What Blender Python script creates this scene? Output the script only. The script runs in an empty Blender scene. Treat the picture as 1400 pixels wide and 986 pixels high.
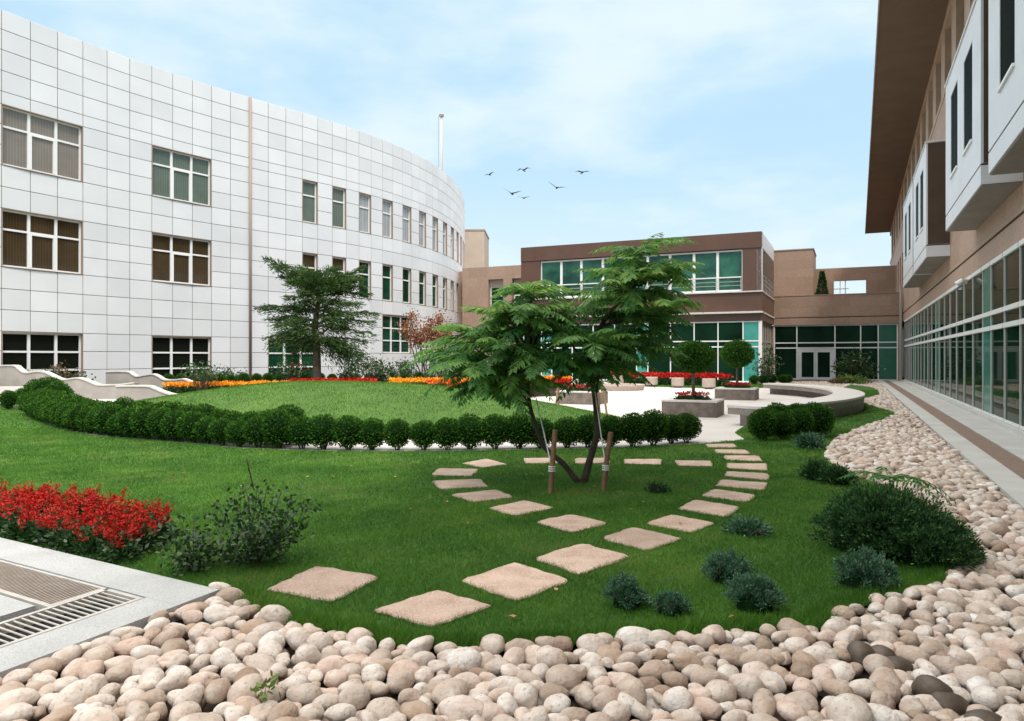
import bpy, math, random
import numpy as np
from mathutils import Vector

R_ = np.random.default_rng(7)
random.seed(7)
scene = bpy.context.scene
COL = scene.collection
F_PX, CX, HY, CAMZ = 1000.0, 700.0, 489.0, 1.6


def G(px, py, z=0.0):
    """world point of photo pixel on the horizontal plane z"""
    Y = (CAMZ - z) * F_PX / (py - HY)
    return np.array([(px - CX) * Y / F_PX, Y, z])


def AT(px, py, Y):
    return np.array([(px - CX) * Y / F_PX, Y, CAMZ + (HY - py) * Y / F_PX])


# ------------------------------------------------------------------ materials
MATS = {}


def node(nt, t, **kw):
    n = nt.nodes.new(t)
    for k, v in kw.items():
        setattr(n, k, v)
    return n


def M(name, col, rough=0.6, col2=None, ns=3.0, nd=4.0, bump=0.0, bs=60.0, attr=0.0, spec=0.4, speck=None,
      ss=250.0, sth=0.6, metal=0.0, transl=0.0, coat=0.0, objrand=False, ramp=None, ior=1.5):
    m = bpy.data.materials.new(name)
    m.use_nodes = True
    nt = m.node_tree
    b = nt.nodes['Principled BSDF']
    L = nt.links.new
    b.inputs['Roughness'].default_value = rough
    b.inputs['Specular IOR Level'].default_value = spec
    b.inputs['Metallic'].default_value = metal
    b.inputs['Coat Weight'].default_value = coat
    b.inputs['IOR'].default_value = ior
    geo = node(nt, 'ShaderNodeNewGeometry')
    pos = geo.outputs['Position']
    cur = None
    rgb = node(nt, 'ShaderNodeRGB')
    rgb.outputs[0].default_value = (*col, 1)
    cur = rgb.outputs[0]
    if ramp:
        at = node(nt, 'ShaderNodeAttribute', attribute_name='v')
        val = at.outputs['Fac']
        if objrand:
            oi = node(nt, 'ShaderNodeObjectInfo')
            ad = node(nt, 'ShaderNodeMath', operation='ADD')
            L(val, ad.inputs[0]); L(oi.outputs['Random'], ad.inputs[1])
            fr = node(nt, 'ShaderNodeMath', operation='FRACT')
            L(ad.outputs[0], fr.inputs[0]); val = fr.outputs[0]
        cr = node(nt, 'ShaderNodeValToRGB')
        el = cr.color_ramp.elements
        while len(el) < len(ramp):
            el.new(0.5)
        for e, (p, c) in zip(el, ramp):
            e.position = p; e.color = (*c, 1)
        L(val, cr.inputs[0]); cur = cr.outputs[0]
    if col2 is not None:
        nz = node(nt, 'ShaderNodeTexNoise')
        nz.inputs['Scale'].default_value = ns; nz.inputs['Detail'].default_value = nd
        L(pos, nz.inputs['Vector'])
        mr = node(nt, 'ShaderNodeMapRange')
        mr.inputs[1].default_value = 0.35; mr.inputs[2].default_value = 0.65
        L(nz.outputs['Fac'], mr.inputs[0])
        mx = node(nt, 'ShaderNodeMix', data_type='RGBA')
        L(mr.outputs[0], mx.inputs[0]); L(cur, mx.inputs[6])
        if ramp:
            mx.blend_type = 'MULTIPLY'
        mx.inputs[7].default_value = (*col2, 1)
        cur = mx.outputs[2]
    if speck is not None:
        nz = node(nt, 'ShaderNodeTexNoise')
        nz.inputs['Scale'].default_value = ss; nz.inputs['Detail'].default_value = 2
        L(pos, nz.inputs['Vector'])
        mr = node(nt, 'ShaderNodeMapRange')
        mr.inputs[1].default_value = sth - 0.05; mr.inputs[2].default_value = sth + 0.05
        mr.inputs[4].default_value = 0.75
        L(nz.outputs['Fac'], mr.inputs[0])
        mx = node(nt, 'ShaderNodeMix', data_type='RGBA')
        L(mr.outputs[0], mx.inputs[0]); L(cur, mx.inputs[6]); mx.inputs[7].default_value = (*speck, 1)
        cur = mx.outputs[2]
    if attr and not ramp:
        at = node(nt, 'ShaderNodeAttribute', attribute_name='v')
        mr = node(nt, 'ShaderNodeMapRange')
        mr.inputs[3].default_value = 1 - attr; mr.inputs[4].default_value = 1 + attr
        L(at.outputs['Fac'], mr.inputs[0])
        hs = node(nt, 'ShaderNodeVectorMath', operation='SCALE')
        L(cur, hs.inputs[0]); L(mr.outputs[0], hs.inputs['Scale'])
        cur = hs.outputs[0]
    L(cur, b.inputs['Base Color'])
    if bump:
        nz = node(nt, 'ShaderNodeTexNoise')
        nz.inputs['Scale'].default_value = bs; nz.inputs['Detail'].default_value = 5
        L(pos, nz.inputs['Vector'])
        bp = node(nt, 'ShaderNodeBump')
        bp.inputs['Strength'].default_value = bump; bp.inputs['Distance'].default_value = 0.02
        L(nz.outputs['Fac'], bp.inputs['Height']); L(bp.outputs[0], b.inputs['Normal'])
    if transl:
        tr = node(nt, 'ShaderNodeBsdfTranslucent')
        L(cur, tr.inputs['Color'])
        ms = node(nt, 'ShaderNodeMixShader')
        ms.inputs[0].default_value = transl
        L(b.outputs[0], ms.inputs[1]); L(tr.outputs[0], ms.inputs[2])
        L(ms.outputs[0], nt.nodes['Material Output'].inputs['Surface'])
    MATS[name] = m
    return m


# right-building frame: direction along its glass wall and across it
e1 = np.array([0.420, 0.9075, 0.0]); e1 /= np.linalg.norm(e1)
e2 = np.array([-e1[1], e1[0], 0.0])
P0 = np.array([10.57, 15.09, 0.0])
UPZ = np.array([0, 0, 1.0])


def stone_mat(name, c1, c2, mortar, bw, bh, rough=0.6, msize=0.006, speck=None):
    """coursed stone: bricks laid in wall coordinates (along-wall, height)"""
    m = M(name, c1, rough, bump=0.15, bs=25, speck=speck, ss=60, sth=0.62)
    nt = m.node_tree; L = nt.links.new
    b = nt.nodes['Principled BSDF']
    geo = node(nt, 'ShaderNodeNewGeometry')
    d = node(nt, 'ShaderNodeVectorMath', operation='DOT_PRODUCT')
    L(geo.outputs['Position'], d.inputs[0]); d.inputs[1].default_value = tuple(e1 + e2)
    sp = node(nt, 'ShaderNodeSeparateXYZ'); L(geo.outputs['Position'], sp.inputs[0])
    cb = node(nt, 'ShaderNodeCombineXYZ'); L(d.outputs['Value'], cb.inputs[0]); L(sp.outputs['Z'], cb.inputs[1])
    br = node(nt, 'ShaderNodeTexBrick')
    br.offset = 0.5
    br.inputs['Color1'].default_value = (*c1, 1); br.inputs['Color2'].default_value = (*c2, 1)
    br.inputs['Mortar'].default_value = (*mortar, 1)
    br.inputs['Scale'].default_value = 1.0; br.inputs['Mortar Size'].default_value = msize
    br.inputs['Brick Width'].default_value = bw; br.inputs['Row Height'].default_value = bh
    L(cb.outputs[0], br.inputs['Vector'])
    nz = node(nt, 'ShaderNodeTexNoise'); nz.inputs['Scale'].default_value = 14; nz.inputs['Detail'].default_value = 6
    L(geo.outputs['Position'], nz.inputs['Vector'])
    mr = node(nt, 'ShaderNodeMapRange'); mr.inputs[1].default_value = .3; mr.inputs[2].default_value = .7
    mr.inputs[3].default_value = 0.82; mr.inputs[4].default_value = 1.15
    L(nz.outputs['Fac'], mr.inputs[0])
    sc = node(nt, 'ShaderNodeVectorMath', operation='SCALE')
    L(br.outputs['Color'], sc.inputs[0]); L(mr.outputs[0], sc.inputs['Scale'])
    L(sc.outputs[0], b.inputs['Base Color'])
    return m


def blind_mat(name, col, col2, scale):
    """window glass in front of vertical slat blinds: thin stripes along the wall"""
    m = M(name, col, 0.06, spec=0.5)
    nt = m.node_tree; L = nt.links.new
    b = nt.nodes['Principled BSDF']
    geo = node(nt, 'ShaderNodeNewGeometry')
    d = node(nt, 'ShaderNodeVectorMath', operation='DOT_PRODUCT')
    L(geo.outputs['Position'], d.inputs[0]); d.inputs[1].default_value = (0.55, 0.83, 0)
    w = node(nt, 'ShaderNodeMath', operation='MULTIPLY'); w.inputs[1].default_value = scale
    L(d.outputs['Value'], w.inputs[0])
    s = node(nt, 'ShaderNodeMath', operation='SINE'); L(w.outputs[0], s.inputs[0])
    nz = node(nt, 'ShaderNodeTexNoise'); nz.inputs['Scale'].default_value = 1.3
    L(geo.outputs['Position'], nz.inputs['Vector'])
    a = node(nt, 'ShaderNodeMath', operation='MULTIPLY_ADD'); a.inputs[1].default_value = 0.25
    L(s.outputs[0], a.inputs[0]); L(nz.outputs['Fac'], a.inputs[2])
    mx = node(nt, 'ShaderNodeMix', data_type='RGBA')
    L(a.outputs[0], mx.inputs[0])
    mx.inputs[6].default_value = (*col, 1); mx.inputs[7].default_value = (*col2, 1)
    L(mx.outputs[2], b.inputs['Base Color'])
    return m


M('panel', (0.73, 0.745, 0.77), 0.42, col2=(0.69, 0.705, 0.73), ns=0.6, attr=0.055, bump=0.03, bs=3)
M('panel_joint', (0.17, 0.12, 0.09), 0.8)
M('reveal', (0.30, 0.22, 0.17), 0.6)
M('white_frame', (0.82, 0.82, 0.82), 0.4)
M('pipe_brown', (0.33, 0.26, 0.23), 0.5)
blind_mat('blind_pale', (0.16, 0.135, 0.11), (0.24, 0.22, 0.19), 55)
blind_mat('blind_brown', (0.035, 0.024, 0.012), (0.075, 0.05, 0.025), 55)
blind_mat('blind_green', (0.07, 0.10, 0.075), (0.14, 0.17, 0.13), 55)
blind_mat('glass_grey', (0.25, 0.27, 0.28), (0.38, 0.40, 0.41), 20)
M('glass_black', (0.010, 0.012, 0.008), 0.08, ior=1.10)
M('glass_bay', (0.008, 0.011, 0.008), 0.2, spec=0.02, ior=1.05)
M('glass_deep', (0.01, 0.06, 0.03), 0.05, col2=(0.006, 0.028, 0.016), ns=0.8, spec=0.25)
M('glass_green', (0.008, 0.034, 0.018), 0.03, col2=(0.004, 0.014, 0.008), ns=0.5, spec=0.30, ior=1.12)
M('teal_soft', (0.045, 0.20, 0.155), 0.12, col2=(0.035, 0.16, 0.12), ns=2, ior=1.16)
M('glass_upper', (0.035, 0.16, 0.11), 0.05, col2=(0.012, 0.055, 0.04), ns=0.9, nd=6, spec=0.3)  # light and dark mottling stands in for reflections in the panes
M('teal', (0.06, 0.34, 0.29), 0.15, col2=(0.05, 0.29, 0.25), ns=2)
M('teal_dark', (0.02, 0.13, 0.08), 0.12, col2=(0.018, 0.11, 0.07), ns=2)
M('brown_clad', (0.125, 0.066, 0.046), 0.35, col2=(0.105, 0.055, 0.038), ns=0.7, attr=0.05, bump=0.03, bs=8)
M('brown_dark', (0.075, 0.048, 0.03), 0.5, col2=(0.06, 0.038, 0.024), ns=1.5)
stone_mat('granite', (0.345, 0.235, 0.172), (0.295, 0.195, 0.142), (0.24, 0.17, 0.13), 1.3, 0.65)
stone_mat('granite_pink', (0.43, 0.30, 0.225), (0.37, 0.255, 0.19), (0.27, 0.19, 0.15), 1.6, 0.8, speck=(0.28, 0.2, 0.15))
M('tan_render', (0.52, 0.44, 0.36), 0.8, col2=(0.47, 0.40, 0.33), ns=1.2)
M('pier_tan', (0.50, 0.36, 0.26), 0.7, col2=(0.44, 0.31, 0.22), ns=2)
M('soffit', (0.17, 0.115, 0.075), 0.7, col2=(0.15, 0.10, 0.065), ns=1.0)
M('groove', (0.05, 0.035, 0.025), 0.8)
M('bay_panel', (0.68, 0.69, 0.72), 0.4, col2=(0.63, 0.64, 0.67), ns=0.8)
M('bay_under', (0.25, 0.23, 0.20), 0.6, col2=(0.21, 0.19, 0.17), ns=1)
M('mullion', (0.74, 0.75, 0.74), 0.4)
M('mullion_side', (0.46, 0.47, 0.43), 0.45)
M('mullion_brown', (0.42, 0.36, 0.31), 0.5)
M('concrete', (0.55, 0.55, 0.52), 0.8, col2=(0.47, 0.47, 0.45), ns=1.7, nd=8, speck=(0.33, 0.33, 0.32), ss=160, sth=0.6, bump=0.15, bs=120)
M('concrete_grey', (0.50, 0.51, 0.51), 0.8, col2=(0.43, 0.44, 0.44), ns=2.5, nd=8, speck=(0.25, 0.25, 0.26), ss=170, sth=0.58, bump=0.2, bs=120)
M('concrete_side', (0.16, 0.15, 0.13), 0.9, col2=(0.09, 0.085, 0.075), ns=6)
M('drain_brown', (0.25, 0.175, 0.135), 0.8, col2=(0.20, 0.14, 0.11), ns=20)
M('bar_metal', (0.55, 0.53, 0.49), 0.5, col2=(0.46, 0.43, 0.39), ns=9)
M('fine_slat', (0.42, 0.36, 0.31), 0.6, col2=(0.34, 0.28, 0.24), ns=9)
M('pit', (0.012, 0.012, 0.012), 0.9)
M('paving', (0.60, 0.565, 0.54), 0.75, col2=(0.52, 0.488, 0.462), ns=0.6, nd=8, speck=(0.48, 0.44, 0.41), ss=40, sth=0.66)
M('granite_shaded', (0.20, 0.16, 0.135), 0.6, col2=(0.12, 0.095, 0.08), ns=5, nd=8, speck=(0.42, 0.37, 0.33), ss=50, sth=0.66)  # shaded copy of the granite for sides and bases
M('granite_top', (0.66, 0.62, 0.58), 0.5, col2=(0.60, 0.565, 0.53), ns=2, speck=(0.42, 0.4, 0.38), ss=70, sth=0.62)  # white stone; also the lit copy for bench and planter tops
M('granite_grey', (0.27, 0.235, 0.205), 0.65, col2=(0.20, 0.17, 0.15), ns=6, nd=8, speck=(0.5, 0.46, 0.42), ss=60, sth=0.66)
M('wall_grey', (0.40, 0.365, 0.335), 0.7, col2=(0.33, 0.30, 0.275), ns=2.5, nd=8, speck=(0.30, 0.27, 0.25), ss=45, sth=0.6)
M('pot_stone', (0.50, 0.42, 0.36), 0.8, col2=(0.42, 0.34, 0.29), ns=14, speck=(0.25, 0.2, 0.17), ss=50, sth=0.6, bump=0.3, bs=60)
M('slab', (0.50, 0.375, 0.305), 0.85, col2=(0.38, 0.265, 0.205), ns=4.5, nd=10, speck=(0.58, 0.48, 0.40), ss=55, sth=0.60, bump=0.45, bs=30, attr=0.20)
M('soil', (0.045, 0.032, 0.022), 0.95, col2=(0.075, 0.055, 0.04), ns=9, nd=8, bump=0.5, bs=30)
M('turf', (0.055, 0.145, 0.016), 0.95, col2=(0.035, 0.10, 0.013), ns=1.3, nd=6, bump=0.6, bs=90)
M('turf_grazing_light', (0.075, 0.155, 0.025), 0.95, col2=(0.05, 0.115, 0.018), ns=1.1, nd=6, bump=0.6, bs=60)  # mound turf: the paling by grazing light is put into its colour
M('blade', (0, 0, 0), 0.55, ramp=[(0, (0.046, 0.125, 0.012)), (0.5, (0.105, 0.265, 0.025)), (0.85, (0.18, 0.35, 0.046)), (1, (0.31, 0.30, 0.09))],
  col2=(0.52, 0.66, 0.62), ns=1.1, transl=0.25, spec=0.25)
M('blade_grazing_light', (0, 0, 0), 0.6, ramp=[(0, (0.040, 0.12, 0.012)), (0.5, (0.092, 0.235, 0.025)), (0.85, (0.15, 0.30, 0.042)), (1, (0.26, 0.27, 0.08))],
  col2=(0.68, 0.78, 0.72), ns=0.8, transl=0.25, spec=0.2)  # mound blades, their colour toned for grazing light
M('box_leaf', (0, 0, 0), 0.5, ramp=[(0, (0.018, 0.062, 0.009)), (0.6, (0.046, 0.135, 0.017)), (1, (0.13, 0.25, 0.035))], transl=0.2, spec=0.05)
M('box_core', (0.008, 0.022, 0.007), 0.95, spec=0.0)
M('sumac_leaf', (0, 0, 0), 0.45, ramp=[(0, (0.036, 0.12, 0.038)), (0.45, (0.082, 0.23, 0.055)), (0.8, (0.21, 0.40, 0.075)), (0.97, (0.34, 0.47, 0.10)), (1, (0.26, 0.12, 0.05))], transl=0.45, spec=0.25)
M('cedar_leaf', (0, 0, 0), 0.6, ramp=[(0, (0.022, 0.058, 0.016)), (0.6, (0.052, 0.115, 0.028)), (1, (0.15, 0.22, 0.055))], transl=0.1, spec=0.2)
M('rose_leaf', (0, 0, 0), 0.4, ramp=[(0, (0.014, 0.045, 0.014)), (0.6, (0.034, 0.092, 0.022)), (0.9, (0.075, 0.14, 0.034)), (1, (0.11, 0.05, 0.04))], transl=0.15, spec=0.4)
M('juniper_leaf', (0, 0, 0), 0.6, ramp=[(0, (0.013, 0.044, 0.014)), (0.6, (0.032, 0.092, 0.028)), (1, (0.10, 0.20, 0.055))], transl=0.1, spec=0.2)
M('spruce_leaf', (0, 0, 0), 0.6, ramp=[(0, (0.034, 0.095, 0.050)), (0.6, (0.078, 0.18, 0.098)), (1, (0.20, 0.32, 0.20))], transl=0.1, spec=0.2)
M('rust_leaf', (0, 0, 0), 0.6, ramp=[(0, (0.10, 0.09, 0.05)), (0.5, (0.15, 0.12, 0.06)), (1, (0.24, 0.10, 0.05))], transl=0.1, spec=0.2)
M('maple_leaf', (0, 0, 0), 0.6, ramp=[(0, (0.22, 0.10, 0.05)), (0.7, (0.34, 0.17, 0.09)), (1, (0.55, 0.10, 0.03))], transl=0.2, spec=0.2)
M('lime_leaf', (0, 0, 0), 0.5, ramp=[(0, (0.07, 0.14, 0.02)), (1, (0.20, 0.27, 0.06))], transl=0.2, spec=0.3)
M('red_petal', (0, 0, 0), 0.6, ramp=[(0, (0.30, 0.006, 0.006)), (0.7, (0.56, 0.014, 0.010)), (1, (0.66, 0.035, 0.018))], transl=0.2, spec=0.2)
M('orange_petal', (0, 0, 0), 0.6, ramp=[(0, (0.75, 0.20, 0.012)), (0.6, (0.88, 0.34, 0.015)), (1, (0.90, 0.46, 0.03))], transl=0.2, spec=0.2)
M('mixed_petal', (0, 0, 0), 0.6, ramp=[(0, (0.42, 0.02, 0.012)), (0.5, (0.65, 0.06, 0.015)), (0.75, (0.82, 0.26, 0.012)), (1, (0.88, 0.40, 0.02))], transl=0.2, spec=0.2)
M('bark', (0.085, 0.062, 0.045), 0.9, col2=(0.05, 0.038, 0.028), ns=12, nd=8, bump=0.6, bs=40)
M('bark_cedar', (0.16, 0.125, 0.095), 0.9, col2=(0.085, 0.066, 0.05), ns=6, nd=8, bump=0.6, bs=30)
M('stake_wood', (0.27, 0.15, 0.085), 0.8, col2=(0.19, 0.105, 0.06), ns=14, nd=6, bump=0.3, bs=50)
M('stake_pale', (0.42, 0.27, 0.16), 0.8, col2=(0.33, 0.2, 0.12), ns=14)
M('rope', (0.72, 0.72, 0.68), 0.8)
M('bird_dark', (0.06, 0.06, 0.045), 0.8)
M('pole_grey', (0.58, 0.56, 0.56), 0.4)
M('dry_leaf', (0.38, 0.22, 0.10), 0.8)
M('pebble', (0, 0, 0), 0.7, objrand=True, bump=0.6, bs=40, spec=.3,
  ramp=[(0, (0.70, 0.635, 0.585)), (0.15, (0.50, 0.405, 0.335)), (0.30, (0.78, 0.75, 0.715)), (0.44, (0.68, 0.54, 0.465)), (0.56, (0.74, 0.695, 0.645)), (0.70, (0.50, 0.385, 0.30)), (0.78, (0.80, 0.775, 0.745)), (0.90, (0.62, 0.545, 0.48)), (1.0, (0.34, 0.25, 0.19))],
  col2=(0.78, 0.70, 0.64), ns=10, nd=14, speck=(0.38, 0.29, 0.22), ss=48, sth=0.66)
M('pebble_dark', (0.12, 0.085, 0.062), 0.5, col2=(0.07, 0.052, 0.04), ns=14, nd=8, bump=0.2, bs=45)


# ------------------------------------------------------------------ mesh builder
class MB:
    def __init__(self):
        self.V = []; self.n = 0; self.Q = []; self.T = []; self.A = []; self.P = []

    def add(self, V, faces, v=0.5, mi=0):
        V = np.asarray(V, float).reshape(-1, 3)
        off = self.n
        self.V.append(V); self.n += len(V)
        a = np.broadcast_to(np.asarray(v, float), (len(V),))
        self.A.append(a)
        if isinstance(faces, np.ndarray):
            f = faces + off
            (self.Q if f.shape[1] == 4 else self.T).append((f, mi))
        else:
            for f in faces:
                self.P.append(([i + off for i in f], mi))
        return self

    def obox(self, o, ax, ay, x, y, z, v=0.5, mi=0):
        o = np.asarray(o, float)
        pts = []
        for zz in z:
            for (xx, yy) in ((x[0], y[0]), (x[1], y[0]), (x[1], y[1]), (x[0], y[1])):
                pts.append(o + ax * xx + ay * yy + UPZ * zz)
        q = np.array([[0, 3, 2, 1], [4, 5, 6, 7], [0, 1, 5, 4], [1, 2, 6, 5], [2, 3, 7, 6], [3, 0, 4, 7]])
        # keep outward normals whatever the handedness / order of the ranges
        if np.dot(np.cross(pts[1] - pts[0], pts[3] - pts[0]), pts[4] - pts[0]) < 0:
            q = q[:, ::-1]
        return self.add(pts, q, v, mi)

    def st(self, s, t, z, v=0.5, mi=0):
        """box in the right building's frame (s along wall, t out of it)"""
        return self.obox(P0, e1, e2, s, t, z, v, mi)

    def prism(self, poly, z0, z1, v=0.5, mi=0):
        """vertical prism over a 2-D polygon; z1 may be a list"""
        n = len(poly)
        b = [(p[0], p[1], z0 if np.isscalar(z0) else z0[i]) for i, p in enumerate(poly)]
        t = [(p[0], p[1], z1 if np.isscalar(z1) else z1[i]) for i, p in enumerate(poly)]
        area = sum(poly[i][0] * poly[(i + 1) % n][1] - poly[(i + 1) % n][0] * poly[i][1] for i in range(n))
        f = [list(range(n - 1, -1, -1)), list(range(n, 2 * n))] + [[i, (i + 1) % n, n + (i + 1) % n, n + i] for i in range(n)]
        if area < 0:
            f = [x[::-1] for x in f]
        return self.add(b + t, f, v, mi)

    def tube(self, pts, rad, k=8, v=0.5, mi=0, cap=True):
        pts = [np.asarray(p, float) for p in pts]
        if np.isscalar(rad):
            rad = [rad] * len(pts)
        V = []; prev = None
        for i, p in enumerate(pts):
            d = pts[min(i + 1, len(pts) - 1)] - pts[max(i - 1, 0)]
            d = d / (np.linalg.norm(d) + 1e-9)
            if prev is None:
                h = np.array([1, 0, 0.]) if abs(d[0]) < 0.9 else np.array([0, 1., 0])
                u = np.cross(d, h)
            else:
                u = prev - d * np.dot(prev, d)
            u /= np.linalg.norm(u) + 1e-9
            prev = u
            w = np.cross(d, u)
            for j in range(k):
                a = 2 * math.pi * j / k
                V.append(p + rad[i] * (math.cos(a) * u + math.sin(a) * w))
        q = []
        for i in range(len(pts) - 1):
            for j in range(k):
                q.append([i * k + j, i * k + (j + 1) % k, (i + 1) * k + (j + 1) % k, (i + 1) * k + j])
        off0 = self.n
        self.add(V, np.array(q), v, mi)
        if cap:
            n = len(pts)
            self.P.append(([off0 + j for j in range(k)][::-1], mi))
            self.P.append(([off0 + (n - 1) * k + j for j in range(k)], mi))
        return self

    def leaves(self, P, D, N, L, W, v=0.5, mi=0, bend=0.0):
        """diamond leaves: base P, direction D, normal-ish N (arrays)"""
        P = np.asarray(P, float); D = unit(D); n = len(P)
        S = unit(np.cross(D, N)); L = np.broadcast_to(L, (n,))[:, None]; W = np.broadcast_to(W, (n,))[:, None]
        Nn = unit(np.cross(S, D))
        mid = P + D * L * 0.45
        tip = P + D * L - Nn * L * bend
        V = np.stack([P, mid + S * W * 0.5, tip, mid - S * W * 0.5], 1).reshape(-1, 3)
        q = np.arange(4 * n).reshape(-1, 4)
        vv = np.repeat(np.broadcast_to(np.asarray(v, float), (n,)), 4)
        return self.add(V, q, vv, mi)

    def build(self, name, mats, parent=None, origin=(0, 0, 0), smooth=False):
        me = bpy.data.meshes.new(name)
        V = np.concatenate(self.V) - np.asarray(origin, float)
        loops = []; starts = []; tot = []; mi = []
        pos = 0
        for arrs in (self.T, self.Q):
            for f, m in arrs:
                k = f.shape[1]
                loops.append(f.reshape(-1))
                starts.append(pos + np.arange(len(f)) * k); tot.append(np.full(len(f), k)); mi.append(np.full(len(f), m))
                pos += f.size
        for f, m in self.P:
            loops.append(np.array(f)); starts.append(np.array([pos])); tot.append(np.array([len(f)])); mi.append(np.array([m]))
            pos += len(f)
        loops = np.concatenate(loops).astype(np.int32); starts = np.concatenate(starts).astype(np.int32)
        tot = np.concatenate(tot).astype(np.int32); mi = np.concatenate(mi).astype(np.int32)
        me.vertices.add(len(V)); me.vertices.foreach_set('co', V.astype(np.float32).ravel())
        me.loops.add(len(loops)); me.loops.foreach_set('vertex_index', loops)
        me.polygons.add(len(starts)); me.polygons.foreach_set('loop_start', starts)
        me.polygons.foreach_set('loop_total', tot)
        if isinstance(mats, str):
            mats = [mats]
        for m in mats:
            me.materials.append(MATS[m])
        me.polygons.foreach_set('material_index', mi)
        me.polygons.foreach_set('use_smooth', np.full(len(starts), bool(smooth)))
        at = me.attributes.new('v', 'FLOAT', 'POINT')
        at.data.foreach_set('value', np.concatenate(self.A).astype(np.float32))
        me.update(calc_edges=True)
        me.validate()
        o = bpy.data.objects.new(name, me)
        COL.objects.link(o)
        if parent is not None:
            o.parent = parent
        else:
            o.location = origin
        return o


def unit(a):
    a = np.asarray(a, float)
    return a / (np.linalg.norm(a, axis=-1, keepdims=True) + 1e-9)


def rdir(n):
    return unit(R_.normal(size=(n, 3)))


def tag(o, label=None, cat=None, group=None, kind=None):
    if label: o['label'] = label
    if cat: o['category'] = cat
    if group: o['group'] = group
    if kind: o['kind'] = kind
    return o


def thing(name, label, cat, loc=(0, 0, 0), group=None, rz=0):
    o = bpy.data.objects.new(name, None)
    COL.objects.link(o)
    o.empty_display_size = 0.2
    o.location = loc; o.rotation_euler = (0, 0, rz)
    return tag(o, label, cat, group)


def dup(root, loc, rz=0.0, sc=1.0, label=None, group=None):
    r = root.copy(); COL.objects.link(r)
    r.location = loc; r.rotation_euler = (0, 0, rz); r.scale = (sc, sc, sc) if np.isscalar(sc) else sc
    if label: r['label'] = label
    if group: r['group'] = group
    for ch in list(root.children):
        c = ch.copy(); COL.objects.link(c); c.parent = r
        for g in ch.children:
            d = g.copy(); COL.objects.link(d); d.parent = c
    return r


def struct(mb, name, mat, smooth=False):
    return tag(mb.build(name, mat, smooth=smooth), kind='structure')


def pip(X, Y, poly):
    """points in polygon, vectorised"""
    c = np.zeros(len(X), bool)
    n = len(poly)
    for i in range(n):
        x1, y1 = poly[i][:2]; x2, y2 = poly[(i + 1) % n][:2]
        if y1 == y2:
            continue
        k = ((y1 > Y) != (y2 > Y)) & (X < (x2 - x1) * (Y - y1) / (y2 - y1) + x1)
        c ^= k
    return c


def sheet(poly, z, name, mat):
    mb = MB(); mb.add([(p[0], p[1], z) for p in poly], [list(range(len(poly)))])
    a = sum(poly[i][0] * poly[(i + 1) % len(poly)][1] - poly[(i + 1) % len(poly)][0] * poly[i][1] for i in range(len(poly)))
    if a < 0:
        mb.P[0] = (mb.P[0][0][::-1], 0)
    return struct(mb, name, mat)


def catmull(pts, n):
    pts = [np.asarray(p, float) for p in pts]
    pts = [2 * pts[0] - pts[1]] + pts + [2 * pts[-1] - pts[-2]]
    out = []
    for i in range(1, len(pts) - 2):
        p0, p1, p2, p3 = pts[i - 1:i + 3]
        for k in range(n):
            t = k / n
            out.append(0.5 * ((2 * p1) + (-p0 + p2) * t + (2 * p0 - 5 * p1 + 4 * p2 - p3) * t * t + (-p0 + 3 * p1 - 3 * p2 + p3) * t ** 3))
    out.append(pts[-2])
    return out


def sphere_pts(n):
    i = np.arange(n) + 0.5
    ph = np.arccos(1 - 2 * i / n); th = math.pi * (1 + 5 ** 0.5) * i
    return np.stack([np.cos(th) * np.sin(ph), np.sin(th) * np.sin(ph), np.cos(ph)], 1)


def ico(sub):
    import bmesh
    bm = bmesh.new(); bmesh.ops.create_icosphere(bm, subdivisions=sub, radius=1)
    V = np.array([v.co[:] for v in bm.verts]); T = np.array([[v.index for v in f.verts] for f in bm.faces]); bm.free()
    return V, T


ICO = {k: ico(k) for k in (1, 2, 3, 4)}


def lumps(D, seed, amp=0.1, freq=3.0, k=5):
    r = np.random.default_rng(seed)
    o = np.zeros(len(D))
    for _ in range(k):
        d = unit(r.normal(size=3)); f = freq * r.uniform(0.6, 1.4); p = r.uniform(0, 6.28)
        o += np.sin(D @ d * f + p)
    return 1 + amp * o / k


# ================================================================== GROUND
K = np.array([-1.956, 4.89, 0.0])                       # corner of the concrete slab
KA = unit(np.array([-0.867, 0.499, 0.0])); KB = unit(np.array([-0.403, -0.915, 0.0]))
lawn_front_px = [(300, 809), (340, 831), (385, 850), (440, 861), (520, 879), (600, 886), (700, 886), (800, 881), (870, 874), (950, 868),
                 (1050, 862), (1115, 862), (1150, 843), (1190, 826), (1240, 812), (1290, 796), (1322, 772), (1333, 752), (1312, 718),
                 (1262, 690), (1200, 662), (1152, 642), (1130, 622), (1143, 602), (1180, 585), (1226, 567), (1200, 557), (1178, 548),
                 (1202, 541), (1196, 531), (1165, 526)]
hedge_px = [(957, 607), (880, 611), (800, 613.5), (650, 616), (500, 617), (340, 613.5), (270, 607), (158, 598), (125, 595), (97, 589), (61, 577), (35, 558)]
bench_c = catmull([(5.45, 17.15), (7.0, 18.4), (8.75, 20.15), (10.3, 22.4), (11.4, 24.9), (12.1, 27.6), (12.2, 30.2), (11.6, 32.6)], 6)
lawn = [tuple(G(*p)[:2]) for p in catmull([np.array(q) for q in lawn_front_px], 4)]
lawn += [(15.2, 34.5), (12.6, 33.6)] + [(p[0], p[1]) for p in bench_c[::-1]] + [(4.75, 15.6), tuple(G(1019, 601)[:2])]
lawn += [tuple(G(p[0], p[1])[:2]) for p in catmull([np.array(q, float) for q in hedge_px], 4)]
lawn += [(-17.0, 24.5), (-30, 26), (-30, 20), tuple((K + KA * 14)[:2]), tuple(K[:2])]
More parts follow.
